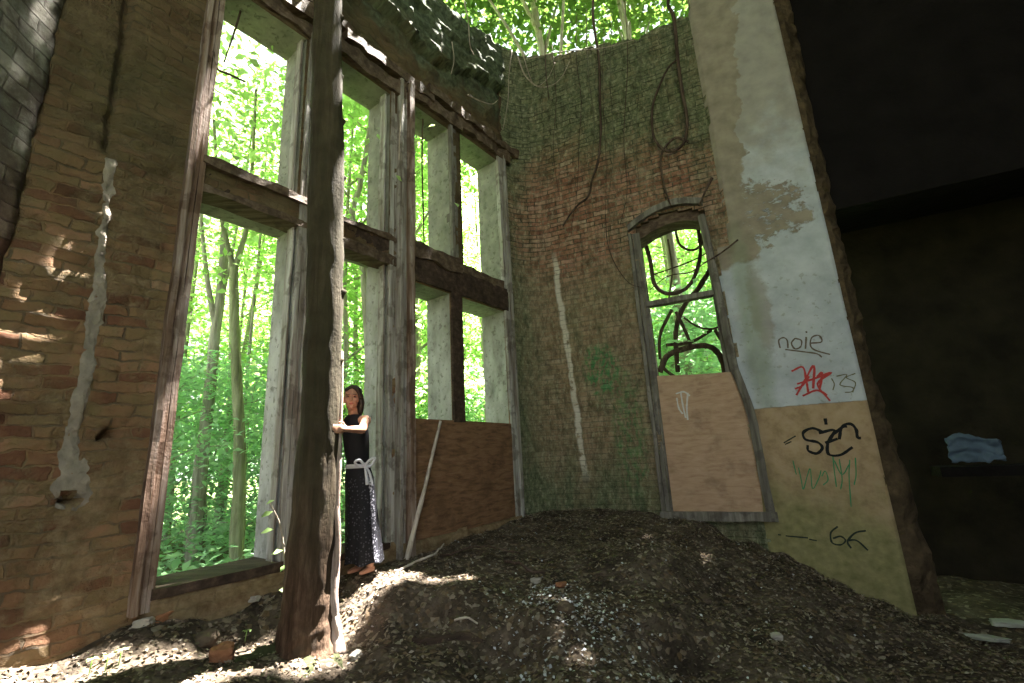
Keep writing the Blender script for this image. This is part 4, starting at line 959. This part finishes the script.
o = mb.build('crumpled_sheet', mat_flat('pale blue plastic', (.085, .125, .18), .6, .55, 7), None, B((k0+k1)/2, -.94, z0)); tag(o, 'pale blue crumpled sheet hanging over a beam in the dark room', 'sheet')
so = o.modifiers.new('solid', 'SOLIDIFY'); so.thickness = .006
# ------------------------------------------------------------------ sun
SAZ, SEL = math.radians(SUN_AZ), math.radians(SUN_EL)
SD = np.array([math.sin(SAZ)*math.cos(SEL), math.cos(SAZ)*math.cos(SEL), math.sin(SEL)])
sun = bpy.data.lights.new('sun', 'SUN'); so = bpy.data.objects.new('sun', sun); COL.objects.link(so)
sun.energy = SUN_E; sun.angle = math.radians(.6); sun.color = (1, .95, .86)
so.location = tuple(SD*40); so.rotation_euler = Vector(tuple(-SD)).to_track_quat('-Z', 'Y').to_euler()
wd = bpy.data.worlds.new('sky'); scene.world = wd; wd.use_nodes = True; nt = wd.node_tree; nt.nodes.clear()
bg = nt.nodes.new('ShaderNodeBackground'); ow = nt.nodes.new('ShaderNodeOutputWorld'); tc_ = nt.nodes.new('ShaderNodeTexCoord'); sx = nt.nodes.new('ShaderNodeSeparateXYZ'); cr = nt.nodes.new('ShaderNodeValToRGB')
nt.links.new(tc_.outputs['Generated'], sx.inputs[0]); nt.links.new(sx.outputs[2], cr.inputs[0])
cr.color_ramp.elements[0].color = (.95, 1, .93, 1); cr.color_ramp.elements[1].color = (.80, .92, 1., 1); cr.color_ramp.elements[1].position = .9
nt.links.new(cr.outputs[0], bg.inputs[0]); bg.inputs[1].default_value = SKY_E; nt.links.new(bg.outputs[0], ow.inputs[0])
# ------------------------------------------------------------------ trees outside
def tree_data(h, z0, rad, nl, lsz, tr, seed, nb=14, lean=.3, fork=False):
    r = np.random.default_rng(seed); rr = random.Random(seed)
    ax, ay = rr.uniform(-lean, lean), rr.uniform(-lean, lean)
    path = [(ax*(q/6)**1.5*h*.12+.06*rr.uniform(-1, 1)*(q > 0), ay*(q/6)**1.5*h*.12+.06*rr.uniform(-1, 1)*(q > 0), h*.95*q/6-.3*(q == 0)) for q in range(7)]
    S = spline(path, 6); N = len(S); mb = MB(); mb.tube(S, [tr*(1-.8*i/N) for i in range(N)], 8, rough=.2)
    cl = []; wts = []
    for b in range(nb):
        z = z0+(h-z0)*(b+.5*rr.random())/nb; i = min(N-1, max(0, int(z/(h*.95)*N))); P = S[i]
        a = b*2.4+rr.random(); f = (z-z0)/(h-z0); L = rad*(.45+.75*math.sin(PI*min(.98, .15+.8*f)))*rr.uniform(.75, 1.15)
        e = P+np.array([math.cos(a)*L, math.sin(a)*L, L*.45*rr.uniform(.3, 1.2)]); m = (P+e)/2+np.array([0, 0, L*.08])
        B_ = spline([P, m, e], 5); mb.tube(B_, [max(.005, tr*.38*(1-.85*q/len(B_))) for q in range(len(B_))], 5)
        for q in B_[3:]: cl.append(q); wts.append(1)
    cl = np.array(cl); ix = r.integers(0, len(cl), nl); off = r.normal(size=(nl, 3))*np.array([.30, .30, .2])*rad*.72
    P = cl[ix]+off; P[:, 2] = np.maximum(P[:, 2], .15)
    Nn = np.stack([r.normal(0, .55, nl), r.normal(0, .55, nl), np.ones(nl)], 1)
    return mb, P, Nn, r.uniform(lsz*.7, lsz*1.3, nl)
def make_tree(name, loc, label, cat, group, spec, bark, leaf, rot=0):
    mb, P, N, sz = tree_data(**spec); t = thing(name, loc, label, cat, group); t.rotation_euler = (0, 0, rot)
    me = bpy.data.meshes.new('trunk'); me.from_pydata([tuple(map(float, p)) for p in mb.v], [], mb.f); me.polygons.foreach_set('use_smooth', [True]*len(mb.f))
    link('trunk', me, t, [M[bark]]); link('foliage', leaves_mesh('foliage', P, N, sz), t, [M[leaf]]); return t
def copy_tree(src, loc, rot, sc, label, group):
    r = src.copy(); COL.objects.link(r); r.location = tuple(loc); r.rotation_euler = (0, 0, rot); r.scale = (sc, sc, sc); r['label'] = label; r['group'] = group
    for ch in list(src.children):
        c = ch.copy(); COL.objects.link(c); c.parent = r
    return r
def far_stem(az, r, rad, lean):
    b = np.array([math.sin(math.radians(az))*r, math.cos(math.radians(az))*r, -1.4]); t = thing('slender_tree', b, 'thin bare lower trunk among the leaves outside the window wall', 'tree', 'thin trunks outside the window wall')
    S = spline([b, b+np.array([lean*.4, 0, 3]), b+np.array([lean, .2, 6.5]), b+np.array([lean*1.3, .2, 9])], 6); mb = MB(); mb.tube(S, [rad*(1-.6*i/len(S)) for i in range(len(S))], 8, rough=.2); mb.build('trunk', M['bark_grey'], t)
    k = rng.normal(size=(700, 3))*np.array([.9, .9, 1.2])+S[-1]-b; link('foliage', leaves_mesh('foliage', k, np.stack([rng.normal(0, .6, 700), rng.normal(0, .6, 700), np.ones(700)], 1), rng.uniform(.1, .18, 700)), t, [M['leaf']])
# two individual stems seen through the nearest bay
def stem(name, px, r, rad, bark, label, nl=900, branches=()):
    S = spline([at_r(x, y, r) for x, y in px], 8); base = S[0]; base = np.array([base[0], base[1], base[2]])
    t = thing(name, base, label, 'tree'); mb = MB(); mb.tube(S, [rad*(1-.45*i/len(S)) for i in range(len(S))], 10, rough=.2)
    for bp in branches:
        Q = spline([at_r(x, y, r) for x, y in bp], 6); mb.tube(Q, [rad*.5*(1-.6*i/len(Q)) for i in range(len(Q))], 7)
    mb.build('trunk', M[bark], t)
    top = S[-1]; k = rng.normal(size=(nl, 3))*np.array([1., 1., .9])+top-base+np.array([0, 0, 1.2]); 
    link('foliage', leaves_mesh('foliage', k, np.stack([rng.normal(0, .6, nl), rng.normal(0, .6, nl), np.ones(nl)], 1), rng.uniform(.09, .17, nl)), t, [M['leaf']])
stem('slender_tree', [(236, 590), (238, 520), (240, 450), (237, 380), (235, 320), (234, 268)], 7.0, .085, 'bark_green', 'slim smooth green trunk with a high fork, seen through the nearest bay', 1500, [[(234, 272), (229, 250), (223, 225), (218, 190), (214, 120)], [(234, 272), (241, 248), (247, 225), (252, 170), (256, 90)]])
stem('slender_tree', [(190, 590), (196, 530), (202, 460), (209, 400), (216, 330), (222, 280), (226, 200)], 8.3, .10, 'bark_grey', 'leaning pale spotted trunk left of the slim green trunk', 1200, [[(216, 330), (206, 270), (200, 200)]])
stem('slender_tree', [(214, 575), (220, 500), (228, 430), (231, 380), (232, 250)], 10.5, .075, 'bark_grey', 'thin far trunk between the pale spotted and the green one', 900)
stem('slender_tree', [(372, 420), (362, 250), (352, 215), (360, 185), (371, 120), (374, 60)], 8.5, .07, 'bark_grey', 'crooked dark stem seen in the bay right of the trunk', 900)
for a_, r_, w_, l_ in ((-39.5, 9.5, .05, .3), (-36, 11, .06, -.2), (-34.5, 9, .03, .25), (-31.8, 12, .07, .3), (-30.2, 9.6, .035, -.15), (-28.4, 11, .05, .2), (-17.5, 9.5, .04, .2), (-16, 11, .06, -.3), (-9.5, 10.5, .05, .1), (-8.3, 12, .05, .2), (-3.5, 11.5, .05, -.1)): far_stem(a_, r_, w_, l_)
SPEC_S = dict(h=9.5, z0=1.6, rad=1.5, nl=4500, lsz=.15, tr=.07, seed=3, nb=18)
SPEC_B = dict(h=2.6, z0=.2, rad=1.1, nl=2900, lsz=.10, tr=.025, seed=5, nb=14)
SPEC_L = dict(h=13, z0=1.5, rad=2.6, nl=9000, lsz=.19, tr=.14, seed=8, nb=26)
protos = {}
def plant(kind, loc, rot, sc, label, group):
    name, spec, bark, leaf = dict(S=('slender_tree', SPEC_S, 'bark_grey', 'leaf'), B=('bush', SPEC_B, 'bark_grey', 'leaf2'), L=('woodland_tree', SPEC_L, 'bark_grey', 'leaf'))[kind]
    if kind not in protos:
        protos[kind] = make_tree(name, loc, label, 'bush' if kind == 'B' else 'tree', group, spec, bark, leaf, rot); protos[kind].scale = (sc, sc, sc)
        return protos[kind]
    return copy_tree(protos[kind], loc, rot, sc, label, group)
def gpos(az, r): return np.array([math.sin(math.radians(az))*r, math.cos(math.radians(az))*r, -1.35])
rr = random.Random(21)
GA = 'bushes under the trees outside the tall window wall'; GB = 'leafy trees outside the tall window wall'; GC = 'leafy trees outside the arched window'; GD = 'bushes outside the arched window'; GE = 'tall trees of the wood behind'
for az, r in [(-41, 9.5), (-37, 8.0), (-33, 10.5), (-30, 8.8), (-27, 11), (-24, 8.6), (-20, 10), (-16, 9.2), (-12, 11), (-8, 11.5), (-4, 12), (-35, 13), (-29, 14), (-22, 14), (-14, 14), (-9, 14.5), (-46, 12)]:
    plant('B', gpos(az, r), rr.random()*6, rr.uniform(.8, 1.35), 'low leafy green bush growing outside the tall window wall', GA)
for az, r in [(-44, 11), (-38, 12), (-31.5, 12.5), (-25, 12), (-19, 11.5), (-21, 9.6), (-14, 11.8), (-10, 12.5), (-6, 13.5), (-2, 14.5), (-34, 16), (-27, 17), (-17, 16), (-9, 17), (-12.5, 9.8)]:
    plant('S', gpos(az, r), rr.random()*6, rr.uniform(.85, 1.2), 'slender leafy tree growing outside the tall window wall', GB)
for az, r in [(-48, 21), (-30, 24), (-18, 23), (-9, 22), (-1, 20)]:
    plant('L', gpos(az, r), rr.random()*6, rr.uniform(.85, 1.15), 'tall broad tree of the wood behind the window wall', GE)
for az, r in [(15, 13), (20, 12), (24, 13.5), (28, 12.5)]: plant('S', gpos(az, r), rr.random()*6, rr.uniform(.9, 1.1), 'slender leafy tree growing outside the arched window', GC)
for az, r in [(16, 10.5), (19.5, 10), (23, 10.2), (26, 11)]: plant('B', gpos(az, r), rr.random()*6, rr.uniform(1.2, 1.6), 'leafy bush growing outside the arched window', GD)
for az, r in [(9, 16), (17, 17), (25, 17), (32, 17)]: plant('L', gpos(az, r), rr.random()*6, rr.uniform(.95, 1.1), 'tall broad tree of the wood behind the arched window', 'tall trees behind the arched window')
# forest floor herbs
pts = []
while len(pts) < 9000:
    az = rr.uniform(-52, 30); r = rr.uniform(5.5, 16); p = gpos(az, r)
    if not inside(p[0], p[1], 1.0): pts.append((p[0], p[1], -1.25+rr.random()**2*.45))
pts = np.array(pts); o = link('undergrowth', leaves_mesh('undergrowth', pts, np.stack([rng.normal(0, .4, 9000), rng.normal(0, .4, 9000), np.ones(9000)], 1), rng.uniform(.08, .2, 9000)), None, [M['leaf2']])
tag(o, 'low green herbs covering the forest floor outside the windows', 'undergrowth', kind='stuff')
# added crowns above the broken wall top, gaps carved to place the sun patches
TG = []
def tgt(P, r): TG.append((np.array(P, float), r))
for x, y, z, r in ((372, 582, -.98, .15), (392, 574, -.98, .2), (412, 571, -.98, .2), (434, 571, -.99, .18), (454, 571, -.99, .14), (470, 571, -.99, .10), (352, 596, -1.08, .12), (340, 640, -1.3, .13),
                   (8, 689, -1.10, 0.13), (30, 688, -1.10, 0.13), (52, 687, -1.10, 0.13), (74, 686, -1.10, 0.13), (96, 685, -1.10, 0.13), (118, 684, -1.10, 0.13), (140, 683, -1.10, 0.13), (162, 682, -1.10, 0.13), (184, 681, -1.10, 0.13), (15, 676, -1.10, 0.11), (37, 674, -1.10, 0.11), (59, 672, -1.10, 0.11), (81, 670, -1.10, 0.11), (103, 668, -1.10, 0.11), (125, 666, -1.10, 0.11), (147, 664, -1.10, 0.11), (169, 662, -1.10, 0.11), (191, 660, -1.10, 0.11), (8, 666, -1.06, 0.09), (30, 664, -1.06, 0.09), (52, 662, -1.06, 0.09), (74, 660, -1.06, 0.09), (96, 658, -1.06, 0.09), (118, 656, -1.06, 0.09), (140, 654, -1.06, 0.09), (162, 652, -1.06, 0.09), (184, 650, -1.06, 0.09), (240, 640, -1.1, .14), (262, 620, -1.05, .16), (225, 660, -1.15, .16), (180, 655, -1.1, .14), (300, 668, -1.28, .12), (330, 665, -1.32, .10)): tgt(on_z(x, y, z), r)
for z in (-.9, -.5, -.1, .5): 
    c, q = trunk_at(z); tgt(c+RT*q, .10)
for z in (1.5, 2.5, 3.5, 4.5): 
    c, q = trunk_at(z); tgt(c+RT*q, .07)
for x, y, r in ((78, 88, .0), (85, 80, .01), (93, 72, .01), (101, 64, .01), (108, 56, .0), (122, 36, .0), (132, 14, .0), (282, 22, .1), (205, 90, .06), (207, 120, .06), (400, 120, .07), (370, 60, .1), (395, 55, .08), (420, 75, .08), (440, 120, .06), (463, 108, .1), (475, 55, .05), (360, 25, .12), (508, 80, .05), (345, 60, .06)): 
    u, z = pick_a(x, y, .05); tgt(A(u, .05, z), r)
for x, y in ((95, 12), (40, 45)):
    v = ray(x, y); t = float(CORN@NC)/float(v@NC); tgt(v*t, .03)
n = NCAN; gx = rng.uniform(-6.8, 3.2, n); gy = rng.uniform(-1.5, 7.2, n); hh = rng.uniform(9.6, 13.5, n)
P = np.stack([gx, gy, np.full(n, -1.)], 1)+SD[None]*((hh+1)/SD[2])[:, None]
keep = np.ones(n, bool)
for T, r in TG:
    q = P-T[None]; d = np.linalg.norm(q-(q@SD)[:, None]*SD[None], axis=1); keep &= d > r*rng.uniform(.8, 1.25, n)+.04
P = P[keep]; nn = len(P); N = np.stack([rng.normal(0, .4, nn), rng.normal(0, .4, nn), np.ones(nn)], 1); sz = rng.uniform(.2, .32, nn)
tr_pos = [(B(.4, -2.0, -1.35), 'overhanging tree behind the room corner'), (B(2.1, -2.6, -1.35), 'overhanging tree behind the wall of the arched window'), (B(3.9, -2.2, -1.35), 'overhanging tree behind the plastered pier')]
own = np.argmin(np.stack([np.linalg.norm(P[:, :2]-np.array(b)[None, :2], axis=1) for b, _ in tr_pos]), 0)
for i, (b, lab) in enumerate(tr_pos):
    t = thing('light_screen_tree', b, lab, 'tree', None); mb = MB()
    top = np.array([b[0]-.5, b[1]-.3, 11.5]); S = spline([b, b*.5+top*.5+np.array([.3, .2, 0]), top], 10); mb.tube(S, [.14*(1-.6*q/len(S)) for q in range(len(S))], 9, rough=.2)
    sel = P[own == i]
    for q in range(9):
        e = sel[rng.integers(0, len(sel))]; s = S[12+q]; mb.tube(spline([s, (s+e)/2+np.array([0, 0, .3]), e], 6), [.05*(1-.8*w/13) for w in range(13)], 6)
    mb.build('trunk', M['bark_grey'], t)
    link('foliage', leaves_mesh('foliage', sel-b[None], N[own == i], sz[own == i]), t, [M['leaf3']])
# added unseen crown over the room, there to dim the skylight
n2 = 15000; P = np.stack([rng.uniform(-9, 4, n2), rng.uniform(-5, 8, n2), rng.uniform(11.5, 15, n2)], 1); keep = np.ones(n2, bool)
for T, r in TG:
    q = P-T[None]; d = np.linalg.norm(q-(q@SD)[:, None]*SD[None], axis=1); keep &= d > r+.1
P = P[keep]; n2 = len(P); N = np.stack([rng.normal(0, .4, n2), rng.normal(0, .4, n2), np.ones(n2)], 1); sz = rng.uniform(.28, .45, n2)
b = A(-.2, -2.6, -1.35); t = thing('light_screen_tree', b, 'overhanging tree behind the brown brick wall', 'tree'); mb = MB()
top = np.array([b[0]+.6, b[1]-.6, 13.]); S = spline([b, b*.5+top*.5+np.array([-.3, .2, 0]), top], 10); mb.tube(S, [.2*(1-.6*q/len(S)) for q in range(len(S))], 9, rough=.2)
for q in range(10):
    e = P[rng.integers(0, n2)]; s = S[11+q]; mb.tube(spline([s, (s+e)/2+np.array([0, 0, .5]), e], 6), [.07*(1-.8*w/13) for w in range(13)], 6)
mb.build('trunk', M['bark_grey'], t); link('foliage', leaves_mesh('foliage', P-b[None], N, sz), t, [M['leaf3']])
# ------------------------------------------------------------------ colour management
scene.view_settings.view_transform = 'Standard'; scene.view_settings.look = 'None'; scene.view_settings.gamma = 1; scene.view_settings.use_curve_mapping = False
scene.view_settings.exposure = EXPOSURE
scene.cycles.max_bounces = 8; scene.cycles.diffuse_bounces = 5; scene.cycles.transmission_bounces = 6; scene.cycles.transparent_max_bounces = 8
